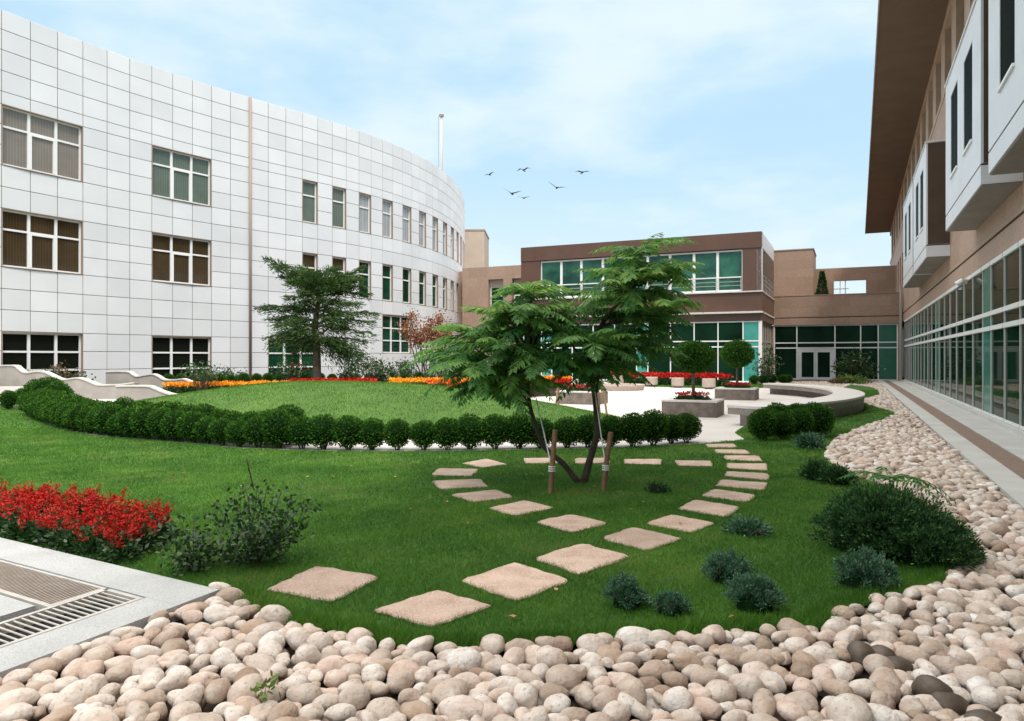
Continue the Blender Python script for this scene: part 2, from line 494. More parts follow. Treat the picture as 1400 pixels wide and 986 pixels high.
# soft wobble so that the turf edge is not a drawn line
struct(MB().add([(-700, -60, -0.06), (700, -60, -0.06), (700, 900, -0.06), (-700, 900, -0.06)], [[0, 1, 2, 3]]), 'ground', 'soil')
sheet(lawn, 0.0, 'lawn', 'turf')
plaza = [tuple(G(p[0], p[1] + 1.5)[:2]) for p in hedge_px[::-1]] + [tuple(G(1019, 602)[:2]), (4.9, 15.8)] + [(p[0] + 0.05, p[1]) for p in bench_c] + [(13.0, 34.2), (13.6, 40), (16.5, 49.0), (20, 60), (-60, 60), (-60, 24), (-17.5, 24)]
sheet(plaza, -0.008, 'plaza_paving', 'paving')

# raised planting terrace between the mound and the white building
terr = [(-13.9, 26.6), (-9.0, 27.6), (-2.0, 29.0), (3.2, 31.0), (3.4, 36), (-1.0, 56), (-6.5, 56), (-26, 34), (-26, 28.6), (-14.2, 28.55)]
struct(MB().prism(terr, -0.03, 0.33), 'planting_terrace', 'soil')
# lawn strip before the glazed wing
strip = [tuple(G(870, 528)[:2]), tuple(G(1000, 532)[:2]), tuple(G(1075, 529)[:2]), (15.9, 40), (19.5, 49.3), (17.5, 50.2), (15.2, 45.2), (6, 49.0)]
sheet(strip, 0.004, 'lawn', 'turf')

# grassy mound
MC = np.array([-4.9, 20.6]); MA = unit(np.array([14.7, -5.2])); MBv = np.array([-MA[1], MA[0]])
MSA, MSB, MH = 8.0, 5.6, 0.92


def mound_z(X, Y):
    dx = X - MC[0]; dy = Y - MC[1]
    r2 = ((dx * MA[0] + dy * MA[1]) / MSA) ** 2 + ((dx * MBv[0] + dy * MBv[1]) / MSB) ** 2
    r = np.sqrt(r2)
    z = MH * np.clip(1 - r2, 0, 1) ** 1.15
    return z + 0.02 * np.sin(X * 1.3 + 1) * np.sin(Y * 1.7) * np.clip(1 - r2, 0, 1), r


mb = MB()
nr, na = 26, 96
V = []; q = []
for i in range(nr + 1):
    for j in range(na):
        r = i / nr; a = 2 * math.pi * j / na
        x = MC[0] + MA[0] * MSA * r * math.cos(a) + MBv[0] * MSB * r * math.sin(a)
        y = MC[1] + MA[1] * MSA * r * math.cos(a) + MBv[1] * MSB * r * math.sin(a)
        z, _ = mound_z(np.array([x]), np.array([y]))
        V.append((x, y, z[0] if i < nr else -0.03))
for i in range(nr):
    for j in range(na):
        q.append([i * na + j, (i + 1) * na + j, (i + 1) * na + (j + 1) % na, i * na + (j + 1) % na])
mb.add(V, np.array(q))
struct(mb, 'grassy_mound', 'turf_grazing_light', smooth=True)

# ------------------------------------------------------------------ stepping stones
o2 = lambda L: [(500 + x / 2.414, 560 + y / 2.414) for x, y in L]
steps = [
    [(20, 668), (238, 598), (422, 652), (215, 722)], [(310, 570), (490, 507), (677, 568), (500, 637)],
    [(552, 493), (715, 445), (877, 488), (705, 550)], [(775, 428), (880, 392), (1050, 430), (925, 470)],
    [(918, 380), (1005, 350), (1158, 378), (1078, 410)], [(1025, 330), (1085, 300), (1237, 325), (1190, 357)],
    [(1103, 287), (1150, 265), (1290, 285), (1262, 308)], [(1155, 255), (1170, 234), (1328, 245), (1315, 268)],
    [(1182, 222), (1192, 206), (1332, 214), (1328, 236)], [(1192, 196), (1190, 180), (1325, 181), (1328, 204)],
    [(1190, 168), (1178, 154), (1297, 155), (1310, 173)], [(1160, 146), (1145, 134), (1255, 135), (1270, 149)],
    [(1130, 127), (1118, 116), (1215, 115), (1228, 127)],
    [(555, 375), (675, 348), (803, 378), (680, 410)], [(403, 328), (525, 303), (625, 327), (490, 353)],
    [(278, 284), (430, 267), (490, 292), (355, 308)], [(217, 238), (380, 232), (405, 258), (245, 265)],
    [(215, 219), (237, 197), (375, 199), (350, 222)], [(315, 180), (400, 165), (468, 183), (385, 194)],
    [(525, 180), (518, 163), (640, 162), (637, 178)], [(690, 181), (690, 163), (800, 162), (808, 178)],
    [(855, 181), (850, 166), (978, 166), (975, 184)], [(1030, 188), (1018, 170), (1140, 172), (1145, 190)],
]
ordn = ['first', 'second', 'third', 'fourth', 'fifth', 'sixth', 'seventh', 'eighth', 'ninth', 'tenth', 'eleventh', 'twelfth', 'thirteenth']
slab_polys = []


def make_slab(poly, seed, label):
    r = np.random.default_rng(seed)
    c = poly.mean(0)
    bm_pts = []
    for i in range(4):
        a, b = poly[i], poly[(i + 1) % 4]
        for k in range(7):
            t = k / 7
            p = a + (b - a) * t
            n = c - p; n[2] = 0
            w = r.normal(0, 0.007) + (0.02 if k == 0 else 0)
            bm_pts.append(p + unit(n) * w)
    bm_pts = np.array(bm_pts); n = len(bm_pts)
    V = []
    for k, (z, ins) in enumerate([(-0.05, 0), (0.008, 0), (0.016, 0.012)]):
        for p in bm_pts:
            d = unit(c - p)
            V.append([p[0] + d[0] * ins, p[1] + d[1] * ins, z + (r.normal(0, 0.001) if k == 2 else 0)])
    V.append([c[0], c[1], 0.017])
    f = []
    for k in range(2):
        for i in range(n):
            f.append([k * n + i, k * n + (i + 1) % n, (k + 1) * n + (i + 1) % n, (k + 1) * n + i])
    for i in range(n):
        f.append([2 * n + i, 2 * n + (i + 1) % n, 3 * n])
    ar = sum(poly[i][0] * poly[(i + 1) % 4][1] - poly[(i + 1) % 4][0] * poly[i][1] for i in range(4))
    if ar < 0:
        f = [x[::-1] for x in f]
    o = MB().add(V, f, v=r.uniform()).build('stepping_stone', 'slab', origin=(c[0], c[1], 0))
    tag(o, label, 'stepping stone', 'stepping stones across the lawn')
    slab_polys.append(poly)


for i, s in enumerate(steps):
    poly = np.array([G(*p) for p in o2(s)])
    if i < 13:
        lab = f'tan stepping stone, {ordn[i]} from the pebble bed on the long path to the paving'
    elif i < 19:
        lab = f'tan stepping stone, {ordn[i - 13]} from the long path on the branch curving left of the tree'
    else:
        lab = f'thin tan stepping stone, {ordn[i - 19]} from the left in the row behind the staked tree'
    make_slab(poly, 100 + i, lab)
make_slab(np.array([G(362, 808), G(432, 776), G(522, 790), G(455, 825)]), 140, 'tan square stepping stone set alone in the lawn beside the rose bush')


# ------------------------------------------------------------------ grass blades (kept off slabs and edges)
def scatter(poly, dens, ymin, ymax, margin=0.9):
    xs = [p[0] for p in poly]
    out = []
    xmin = max(min(xs), -ymax * 0.72 - margin); xmax = min(max(xs), ymax * 0.72 + margin)
    n = int((xmax - xmin) * (ymax - ymin) * dens)
    X = R_.uniform(xmin, xmax, n); Y = R_.uniform(ymin, ymax, n)
    k = pip(X, Y, poly) & (np.abs(X) < Y * 0.72 + margin)
    return X[k], Y[k]


def blades(mb, X, Y, Z, h, w, vmul=1.0):
    n = len(X)
    a = R_.uniform(0, 6.283, n)
    lean = R_.uniform(0.25, 1.05, n)
    la = R_.uniform(0, 6.283, n)
    hh = h * R_.uniform(0.55, 1.25, n)
    S = np.stack([np.cos(a), np.sin(a), 0 * a], 1) * (w * R_.uniform(0.7, 1.3, n))[:, None] * 0.5
    B = np.stack([X, Y, Z - 0.004], 1)
    T = B + np.stack([np.cos(la) * lean * hh, np.sin(la) * lean * hh, hh * np.sqrt(1 - 0.5 * lean ** 2)], 1)
    V = np.stack([B - S, B + S, T], 1).reshape(-1, 3)
    pt = (np.sin(X * 1.9 + 1.3 * np.sin(Y * 1.1)) + np.sin(Y * 2.3 + 1.7 * np.sin(X * .8 + 2)) + np.sin((X + Y) * 4.1 + np.sin(X * 3)) + np.sin((X - 1.3 * Y) * 6.3)) / 4
    v = np.clip(R_.beta(2, 2.4, n) * (1 + .45 * pt), 0, 0.97) * vmul
    dry = R_.uniform(size=n) < np.clip(pt - .24, 0, 1) * .6
    v[dry] = R_.uniform(.9, 1.0, dry.sum())
    v[R_.uniform(size=n) < 0.015] = 1.0
    mb.add(V, np.arange(3 * n).reshape(-1, 3), np.repeat(v, 3))


def off_slabs(X, Y, grow=0.0):
    k = np.ones(len(X), bool)
    for p in slab_polys:
        c = p.mean(0); pp = [(c + (q - c) * (1 - 0.04))[:2] for q in p]
        k &= ~pip(X, Y, pp)
    return k


gm = MB()
for (y0, y1, dens, h, w) in ((3.9, 5.6, 16000, 0.033, 0.0040), (5.6, 8, 10000, 0.034, 0.0050), (8, 11, 5200, 0.036, 0.0068), (11, 16.5, 2200, 0.042, 0.010), (16.5, 36, 500, 0.045, 0.018)):
    X, Y = scatter(lawn, dens, y0, y1)
    k = off_slabs(X, Y); X, Y = X[k], Y[k]
    blades(gm, X, Y, np.zeros(len(X)), h, w)
# tufts leaning over the edge of the stones
X, Y = scatter(lawn, 16000, 3.9, 9)
Ex = np.array(lawn[:100]); dmin = np.full(len(X), 9.0)
for p in Ex:
    dmin = np.minimum(dmin, np.hypot(X - p[0], Y - p[1]))
k = (dmin < 0.16) & off_slabs(X, Y)
blades(gm, X[k], Y[k], np.zeros(k.sum()), 0.075, 0.005, 0.8)
ex, ey = [], []
for pl in slab_polys:                                     # grass creeping over the stone edges
    for a_, b_ in zip(pl, np.roll(pl, -1, 0)):
        m_ = int(np.linalg.norm(b_ - a_) * (300 if pl[:, 1].mean() < 8 else 110))
        t_ = R_.uniform(0, 1, m_)
        e_ = a_ + (b_ - a_) * t_[:, None]
        out = unit(e_ - pl.mean(0)); o_ = R_.uniform(-.028, .03, m_)
        ex.append(e_[:, 0] + out[:, 0] * o_); ey.append(e_[:, 1] + out[:, 1] * o_)
X, Y = np.concatenate(ex), np.concatenate(ey)
blades(gm, X, Y, np.zeros(len(X)) + .004, 0.036, 0.0045, 0.85)
X, Y = scatter([p for p in strip], 350, 35, 52)
blades(gm, X, Y, np.zeros(len(X)) + 0.004, 0.05, 0.03)
tag(gm.build('grass', 'blade'), 'short green grass blades covering the flat lawn', 'grass', kind='stuff')
gm = MB()
X = R_.uniform(-13.5, 4, 180000); Y = R_.uniform(13, 28, 180000)
Z, r = mound_z(X, Y)
k = (r < 1.0); X, Y, Z = X[k], Y[k], Z[k]
blades(gm, X, Y, Z, 0.05, 0.013)
tag(gm.build('grass', 'blade_grazing_light'), 'grass covering the rounded mound, coloured paler as in grazing light', 'grass', kind='stuff')

# ------------------------------------------------------------------ concrete slab with grilles (front left)
KZ = 0.05
kb = lambda m, a, b, z, mi=0, v=0.5: m.obox(K, KA * 1.033, KB * 1.033, a, b, z, v, mi)
m = MB()
LA, LB = 6.0, 4.0
kb(m, (0, LA), (0, 0.33), (-0.05, KZ)); kb(m, (0, 0.30), (0.332, LB), (-0.05, KZ))
kb(m, (0.302, LA), (0.332, LB), (-0.05, KZ - 0.07), 1)
sl = struct(m, 'concrete_walkway', ['concrete_grey', 'pit'])
m = MB(); kb(m, (0.80, LA), (0.76, LB), (KZ - 0.068, KZ - 0.004)); struct(m, 'concrete_walkway', 'concrete_grey')
# thin joint across the border
t = thing('metal_grating', 'coarse bar grating with wide dark gaps in the grey walkway corner', 'grating', tuple(K))
m = MB()
kb(m, (0.315, 0.345), (0.345, LB), (KZ - 0.068, KZ - 0.002)); kb(m, (0.665, 0.695), (0.376, LB), (KZ - 0.068, KZ - 0.002)); kb(m, (0.346, 0.664), (0.345, 0.375), (KZ - 0.068, KZ - 0.002))
m.build('frame', 'bar_metal', t, K)
m = MB(); b = 0.40
while b < 2.6:
    kb(m, (0.347, 0.663), (b, b + 0.011), (KZ - 0.012, KZ - 0.006)); b += 0.046
m.build('grate_bars', 'bar_metal', t, K)
t = thing('metal_grating', 'finely slatted brown vent grating behind the coarse bars', 'grating', tuple(K))
m = MB()
kb(m, (0.70, LA), (0.345, 0.365), (KZ - 0.068, KZ - 0.003)); kb(m, (0.70, LA), (0.70, 0.735), (KZ - 0.068, KZ - 0.003)); kb(m, (0.70, 0.73), (0.366, 0.699), (KZ - 0.068, KZ - 0.003))
m.build('frame', 'bar_metal', t, K)
m = MB(); a = 0.745
while a < 4.2:
    kb(m, (a, a + 0.013), (0.367, 0.698), (KZ - 0.011, KZ - 0.006)); a += 0.031
m.build('slats', 'fine_slat', t, K)

# ------------------------------------------------------------------ concrete path along the right glass wall
SN, SF = -24.0, 38.3
m = MB().st((SN, SF), (0.16, 0.84), (-0.05, 0.03)); struct(m, 'concrete_path', 'concrete')
m = MB().st((SN, SF), (1.25, 1.62), (-0.05, 0.045)); struct(m, 'concrete_path', 'concrete')
t = thing('drain_channel', 'long brown drain strip between the two pale path bands', 'drain', tuple(P0 + e2))
m = MB(); s = SN
while s < SF - 0.1:
    m.st((s + 0.012, min(s + 1.5, SF)), (0.852, 1.238), (-0.05, 0.018)); s += 1.5
m.build('cover_slabs', 'drain_brown', t, P0 + e2)
m = MB().st((SN, SF), (0.02, 0.158), (-0.05, 0.10)); struct(m, 'kerb', 'concrete')

# ------------------------------------------------------------------ river stones
PB = [tuple((K + KB * 0.02)[:2]), tuple((K + KB * 3.2)[:2]), (-1.0, 1.6), (1.8, 1.6)] + [tuple((P0 + e2 * 1.66 + e1 * s)[:2]) for s in (-15, 0, 20, 36)] + [(21.5, 47.5), (13.5, 35), (2, 8), (0, 4.6)]
lp = lawn


def wander(P):
    return P


stones = []
cell = {}


def try_place(X, Y, r, lim):
    ok = []
    for x, y, rr in zip(X, Y, r):
        gx, gy = int(x // 0.2), int(y // 0.2)
        bad = False
        for i in (-1, 0, 1):
            for j in (-1, 0, 1):
                for (a, b, c) in cell.get((gx + i, gy + j), ()):
                    if (a - x) ** 2 + (b - y) ** 2 < (lim * (c + rr)) ** 2:
                        bad = True; break
                if bad: break
            if bad: break
        if not bad:
            cell.setdefault((gx, gy), []).append((x, y, rr)); ok.append((x, y, rr))
    return ok


slabpoly = [tuple(K[:2]), tuple((K + KA * LA)[:2]), tuple((K + KA * LA + KB * LB)[:2]), tuple((K + KB * LB)[:2])]
for (rad, sp, tries) in ((0.065, 0.009, 80), (0.052, 0.008, 240), (0.039, 0.006, 330)):
    for (y0, y1) in ((1.6, 6), (6, 14), (14, 48)):
        xmin, xmax = -3.2, 26
        if y1 == 6: xmin, xmax = -3.4, 4.6
        elif y1 == 14: xmin, xmax = 2, 10.5
        else: xmin, xmax = 4, 25
        n = int((xmax - xmin) * (y1 - y0) * tries)
        X = R_.uniform(xmin, xmax, n); Y = R_.uniform(y0, y1, n)
        # outer edges keep stones clear of path and slab; lawn edge may be overlapped a little
        k = (~pip(X, Y, lp)) & (X < Y * 0.75 + 1.0) & (X > -Y * 0.8 - 0.5)
        T_ = (X - P0[0]) * e2[0] + (Y - P0[1]) * e2[1]
        k &= T_ > 1.62 + rad * 0.9
        S_ = (X - P0[0]) * e1[0] + (Y - P0[1]) * e1[1]
        k &= S_ < 36.5
        k &= ~pip(X, Y, slabpoly)
        bq = (X - K[0]) * (-KB[1]) + (Y - K[1]) * KB[0]      # distance on the stone side of the slab edge
        k &= ~((Y < 4.9) & (bq < rad * 0.7))
        k &= ~pip(X, Y, plaza)
        k &= (Y < 34.0) | (X > 15)
        X, Y = X[k], Y[k]
        stones += try_place(X, Y, np.clip(R_.normal(rad, sp, len(X)), 0.030, 0.10), 0.79)
stones = sorted(stones, key=lambda s: s[1])
print('stones', len(stones))


def stone_shape(sub, r, seed):
    V, T = ICO[sub]
    rr = np.random.default_rng(seed)
    D = V.copy()
    S = D * lumps(D, seed, 0.30, 2.6)[:, None]
    if sub >= 3:
        S = S * lumps(D, seed + 7, 0.09, 6.5)[:, None]
    ax = np.array([rr.uniform(1.05, 1.45), rr.uniform(0.85, 1.05), rr.uniform(0.62, 0.86)])
    S = S * ax
    a = rr.uniform(0, 6.28); tl = rr.normal(0, 0.22); tm = rr.normal(0, 0.16)
    ca, sa = math.cos(a), math.sin(a)
    Rz = np.array([[ca, -sa, 0], [sa, ca, 0], [0, 0, 1]])
    Rx = np.array([[1, 0, 0], [0, math.cos(tl), -math.sin(tl)], [0, math.sin(tl), math.cos(tl)]])
    Ry = np.array([[math.cos(tm), 0, math.sin(tm)], [0, 1, 0], [-math.sin(tm), 0, math.cos(tm)]])
    return S @ Rx.T @ Ry.T @ Rz.T * r, T


def lift(x, y):
    d = (x - K[0]) * (-KB[1]) + (y - K[1]) * KB[0]
    return 0.02 * math.exp(-max(d, 0) / .35) if y < 5.2 else 0.0


near = [s for s in stones if s[0] < s[1] * 0.715 and s[0] > -s[1] * 0.715 and s[1] > 3.05]
dark_targets = [G(1160, 880, .03), G(1212, 900, .03), G(1248, 934, .03), G(1292, 950, .03), G(1322, 966, .03), G(1200, 885, .03)]
dark_ids = set()
for d in dark_targets:
    dark_ids.add(min((i for i in range(len(near)) if near[i][2] > .052 and i not in dark_ids), key=lambda i: (near[i][0] - d[0]) ** 2 + (near[i][1] - d[1]) ** 2))
single = set()
for i in sorted(set(range(300 - len(dark_ids))) | dark_ids):
    x, y, r = near[i]
    S, T = stone_shape(3, r if i not in dark_ids else max(r, 0.075), 1000 + i)
    z = -0.035 + r * 0.42 + R_.uniform(0, 0.03) + lift(x, y)
    dk = i in dark_ids
    mb = MB().add(S, T, v=(i * 0.6180339) % 1.0)
    o = mb.build('river_stone', 'pebble_dark' if dk else 'pebble', smooth=True)
    o.location = (x, y, z)
    if dk:
        tag(o, 'dark brown rounded stone among the pale river stones at lower right', 'stone', 'dark brown stones in the stone bed')
    else:
        tag(o, 'smooth rounded pale cream or tan river stone in the near stone bed', 'stone', 'pale river stones nearest the camera')
    single.add((x, y))
mb = MB()
for i, (x, y, r) in enumerate(stones):
    if (x, y) in single:
        continue
    S, T = stone_shape(3 if y < 5.2 else 2 if y < 16 else 1, r, 5000 + i)
    z = -0.035 + r * 0.42 + R_.uniform(0, 0.03) + lift(x, y)
    mb.add(S + np.array([x, y, z]), T, R_.uniform())
# lower course seen through the gaps
n = 5200
X = R_.uniform(-3, 12, n); Y = R_.uniform(1.8, 14, n)
T_ = (X - P0[0]) * e2[0] + (Y - P0[1]) * e2[1]
bq = (X - K[0]) * (-KB[1]) + (Y - K[1]) * KB[0]
k = (~pip(X, Y, lp)) & (T_ > 1.68) & ~pip(X, Y, slabpoly) & ~((Y < 4.9) & (bq < 0.06)) & ~pip(X, Y, plaza) & (np.abs(X) < Y * 0.72 + 0.5)
for i, (x, y) in enumerate(zip(X[k], Y[k])):
    S, T = stone_shape(1 if y > 5 else 2, 0.05, 20000 + i)
    mb.add(S + np.array([x, y, -0.055]), T, 0.55 + 0.3 * R_.uniform())
tag(mb.build('river_stones', 'pebble', smooth=True), 'pale river stones filling the rest of the bed along the path', 'river stones', kind='stuff')

# ================================================================== WHITE CURVED BUILDING
H = 13.86; ROOF = CAMZ + H
pxy = [(1.7, 13.4), (41.4, 29.3), (78.4, 43.3), (112.9, 56.4), (146.2, 68.6), (177.2, 80), (206.9, 90), (236.2, 100.3), (288, 117.5), (340.1, 133),
       (367.3, 141.3), (390.4, 148), (413.2, 154.4), (434, 160.9), (454.3, 167.2), (472.8, 172.9), (490.3, 178.9), (507, 185), (522.7, 191), (550.1, 202.2),
       (574.7, 214.3), (600.9, 230), (619.1, 246), (629.3, 260), (633.8, 273)]
raw = []
for a, b in pxy:
    Y = F_PX * H / (HY - b)
    raw.append(np.array([(a - CX) * Y / F_PX, Y]))
d0 = unit(raw[1] - raw[0])
raw = raw + [raw[-1] + np.array([-0.12, 3.4]), raw[-1] + np.array([-0.7, 7.0]), raw[-1] + np.array([-2.0, 11.0])]
fine = np.array(catmull(raw, 12))
for _ in range(30):                                       # smooth measured wobble
    fine[1:-1] = fine[1:-1] * 0.5 + (fine[:-2] + fine[2:]) * 0.25
arc = np.concatenate([[0], np.cumsum(np.linalg.norm(np.diff(fine, axis=0), axis=1))])
# panel joints: measured joint pixels set the module
PWID = 0.0772 * H


def on_curve(u):
    if u < 0:
        return fine[0] + d0 * u
    return np.array([np.interp(u, arc, fine[:, 0]), np.interp(u, arc, fine[:, 1])])


def u_of_px(px):
    q = fine[:, 0] / fine[:, 1] * F_PX + CX
    k = np.argmax(q > px) if (q > px).any() else len(q) - 1
    t = (px - q[k - 1]) / (q[k] - q[k - 1])
    return arc[k - 1] + t * (arc[k] - arc[k - 1])


jp = [1.7, 41.4, 78.4, 112.9, 146.2, 177.2, 206.9, 236.2, 262.5, 289, 314.5, 340.1, 367.3, 390.4, 413.2, 434, 454.3, 472.8, 490.3, 507, 522.7, 536.5, 550.1]
ju = [0.0]
for p in jp[1:]:
    ju.append(u_of_px(p))
ju = list(np.array(ju))
js = np.array(ju); js[1:-1] = 0.5 * js[1:-1] + 0.25 * (js[:-2] + js[2:]); ju = list(js)
step = (ju[-1] - ju[12]) / (len(ju) - 1 - 12)
while ju[-1] + step < arc[-1]:
    ju.append(ju[-1] + step)
NEG = 5
ju = [-(k) * 1.1 for k in range(NEG, 0, -1)] + ju          # extra columns to the left of the frame
fr = [1.0, 0.944, 0.8855, 0.8258, 0.7664, 0.7298, 0.671, 0.6126, 0.554, 0.4925, 0.431, 0.3743, 0.3177, 0.261, 0.199, 0.138, 0.0763, 0.0193, -0.038, -0.0955, -0.118]
zr = [CAMZ + f * H for f in fr]; zr[-1] = -0.05
wins = []      # (col0, col1, row0, row1, material)
for c0 in (0, 6):
    wins += [(c0, c0 + 3, 5, 8), (c0, c0 + 3, 10, 13), (c0, c0 + 3, 16, 19)]
wins += [(12, 15, 16, 19), (20, 23, 14, 17)]
for c in range(14, 40, 2):
    wins += [(c, c + 1, 5, 8), (c, c + 1, 10, 13)]
wins += [(-4, -1, 5, 8), (-4, -1, 10, 13), (-4, -1, 16, 19)]
ncol = len(ju) - 1
wins = [w for w in wins if w[1] + NEG < ncol]
open_ = np.zeros((ncol, len(zr) - 1), bool)
for c0, c1, r0, r1 in wins:
    open_[c0 + NEG:c1 + NEG, r0:r1] = True
pj = [on_curve(u) for u in ju]
pn = []
for i in range(len(pj)):
    d = unit(pj[min(i + 1, len(pj) - 1)] - pj[max(i - 1, 0)]); pn.append(np.array([d[1], -d[0]]))   # outward (towards court)
wb = thing('curved_building', 'white panelled office building with curved facade and three rows of windows', 'building', (pj[0][0], pj[0][1], 0))
WO = np.array([pj[0][0], pj[0][1], 0.0])
pan = MB(); bak = MB()
for i in range(ncol):
    a, b = pj[i], pj[i + 1]; na_, nb = pn[i], pn[i + 1]
    L_ = np.linalg.norm(b - a); g = 0.015 / L_
    for r in range(len(zr) - 1):
        if open_[i, r]:
            continue
        z1, z0 = zr[r] - (0.0 if r == 0 else 0.013), zr[r + 1] + 0.013
        pa = a + (b - a) * g; pb = b + (a - b) * g
        V = []
        for off, zz in ((0.0, 0), (0.025, 0), (0.030, 0.005)):
            sh = (0.005 / L_) * (b - a) if zz else 0 * a
            qa = pa + na_ * off + sh; qb = pb + nb * off - sh
            V += [(qa[0], qa[1], z0 + zz), (qb[0], qb[1], z0 + zz), (qb[0], qb[1], z1 - zz), (qa[0], qa[1], z1 - zz)]
        f = [[8, 9, 10, 11]]
        for k in (0, 4):
            f += [[k, k + 1, k + 5, k + 4], [k + 1, k + 2, k + 6, k + 5], [k + 2, k + 3, k + 7, k + 6], [k + 3, k, k + 4, k + 7]]
        tilt = R_.uniform()
        pan.add(V, f, tilt)
        bak.add([(a[0], a[1], zr[r + 1]), (b[0], b[1], zr[r + 1]), (b[0], b[1], zr[r]), (a[0], a[1], zr[r])], [[0, 1, 2, 3]])
# parapet cap, roof and rear so that the block is solid
n = len(pj)
back = [p - q * 18 for p, q in zip(pj, pn)]
inn = [p - q * 0.45 for p, q in zip(pj, pn)]
for i in range(n - 1):
    bak.add([(pj[i][0], pj[i][1], ROOF + .004), (pj[i + 1][0], pj[i + 1][1], ROOF + .004), (inn[i + 1][0], inn[i + 1][1], ROOF + .004), (inn[i][0], inn[i][1], ROOF + .004)], [[0, 1, 2, 3]], mi=1)
    bak.add([(inn[i][0], inn[i][1], ROOF - .8), (inn[i + 1][0], inn[i + 1][1], ROOF - .8), (inn[i + 1][0], inn[i + 1][1], ROOF + .004), (inn[i][0], inn[i][1], ROOF + .004)], [[3, 2, 1, 0]], mi=1)
bak.add([(p[0], p[1], 0) for p in (inn[-1], inn[-1] + np.array([-22, 4]))] + [(p[0], p[1], ROOF - .8) for p in (inn[-1] + np.array([-22, 4]), inn[-1])], [[0, 1, 2, 3]])
poly = [(p[0], p[1], ROOF - .8) for p in inn] + [(inn[-1][0] - 22, inn[-1][1] + 4, ROOF - .8), (inn[0][0] - 22, inn[0][1] + 4, ROOF - .8)]
bak.add(poly, [list(range(len(poly)))], mi=1)
bak.add([(inn[0][0], inn[0][1], 0), (inn[0][0] - 22, inn[0][1] + 4, 0), (inn[0][0] - 22, inn[0][1] + 4, ROOF), (inn[0][0], inn[0][1], ROOF)], [[0, 1, 2, 3]])
wall = bak.build('wall', ['panel_joint', 'panel'], wb, WO)
cl = pan.build('cladding', 'panel', wall, WO)


def bx2(mb, a, b, na_, nb, lo, hi, d0_, d1_, z0, z1):
    """box on the curve between parameters lo..hi of segment a-b, depth d0..d1 outward"""
    pa = a + (b - a) * lo; pb = a + (b - a) * hi
    qa = na_ + (nb - na_) * lo; qb = na_ + (nb - na_) * hi
    V = []
    for z in (z0, z1):
        for p, q_, d in ((pa, qa, d0_), (pb, qb, d0_), (pb, qb, d1_), (pa, qa, d1_)):
            w = p + q_ * d; V.append((w[0], w[1], z))
    q = np.array([[0, 3, 2, 1], [4, 5, 6, 7], [0, 1, 5, 4], [1, 2, 6, 5], [2, 3, 7, 6], [3, 0, 4, 7]])
    P = np.array(V)
    if np.dot(np.cross(P[1] - P[0], P[3] - P[0]), P[4] - P[0]) < 0:
        q = q[:, ::-1]
    mb.add(V, q)


DEP = -0.16
for (c0, c1, r0, r1) in wins:
    i0, i1 = c0 + NEG, c1 + NEG
    a, b = pj[i0], pj[i1]; na_, nb = pn[i0], pn[i1]
    zt, zb = zr[r0], zr[r1]
    Lw = np.linalg.norm(b - a); wide = c1 - c0 == 3
    rv = MB()                                             # brown lining of the opening
    e = 0.03 / Lw
    bx2(rv, a, b, na_, nb, 0, e, DEP, 0.032, zb, zt); bx2(rv, a, b, na_, nb, 1 - e, 1, DEP, 0.032, zb, zt)
    bx2(rv, a, b, na_, nb, e, 1 - e, DEP, 0.034, zt - 0.03, zt); bx2(rv, a, b, na_, nb, e, 1 - e, DEP, 0.045, zb, zb + 0.03)
    w = rv.build('window', 'reveal', wb, WO)
    fm = MB(); f0, f1 = DEP + 0.005, DEP + 0.075
    z0, z1 = zb + 0.031, zt - 0.031
    fw = 0.07 / Lw
    bx2(fm, a, b, na_, nb, e, e + fw, f0, f1, z0, z1); bx2(fm, a, b, na_, nb, 1 - e - fw, 1 - e, f0, f1, z0, z1)
    bx2(fm, a, b, na_, nb, e + fw, 1 - e - fw, f0, f1, z1 - 0.07, z1); bx2(fm, a, b, na_, nb, e + fw, 1 - e - fw, f0, f1, z0, z0 + 0.07)
    zt1 = z1 - (z1 - z0) * 0.345
    ground = r0 >= 14
    cuts = [1 / 3, 2 / 3] if wide else []
    hbars = [z1 - (z1 - z0) * 0.34, z1 - (z1 - z0) * 0.67] if ground else [zt1]
    for c in cuts:
        bx2(fm, a, b, na_, nb, c - 0.055 / Lw, c + 0.055 / Lw, f0, f1 + 0.003, z0 + 0.07, z1 - 0.07)
    for hb in hbars:
        bx2(fm, a, b, na_, nb, e + fw, 1 - e - fw, f0, f1 - 0.004, hb - 0.04, hb + 0.04)
    if wide and not ground:                               # opening sash in the middle light
        lo, hi = 1 / 3 + 0.055 / Lw, 2 / 3 - 0.055 / Lw
        for (l2, h2, y0, y1) in ((lo, lo + 0.06 / Lw, z0 + 0.07, zt1 - 0.04), (hi - 0.06 / Lw, hi, z0 + 0.07, zt1 - 0.04), (lo + 0.06 / Lw, hi - 0.06 / Lw, zt1 - 0.10, zt1 - 0.04)):
            bx2(fm, a, b, na_, nb, l2, h2, f0, f1 + 0.012, y0, y1)
    fm.build('frame', 'white_frame', w, WO)
    gp = MB(); d = DEP + 0.02
    V = []
    for (t_, z) in ((0, zb), (1, zb), (1, zt), (0, zt)):
        p = a + (b - a) * t_ + (na_ + (nb - na_) * t_) * d; V.append((p[0], p[1], z))
    gp.add(V, [[0, 1, 2, 3]])
    if ground: gmz = 'glass_black' if c0 < 10 else 'glass_deep'
    elif wide: gmz = ('blind_pale' if r0 == 5 else 'blind_brown') if c0 < 5 else ('blind_green' if r0 == 5 else 'blind_brown')
    elif r0 == 5: gmz = 'blind_green' if c0 <= 16 else 'glass_grey'
    else: gmz = 'blind_brown' if c0 < 18 else 'glass_deep'
    gp.build('pane', gmz, w, WO)
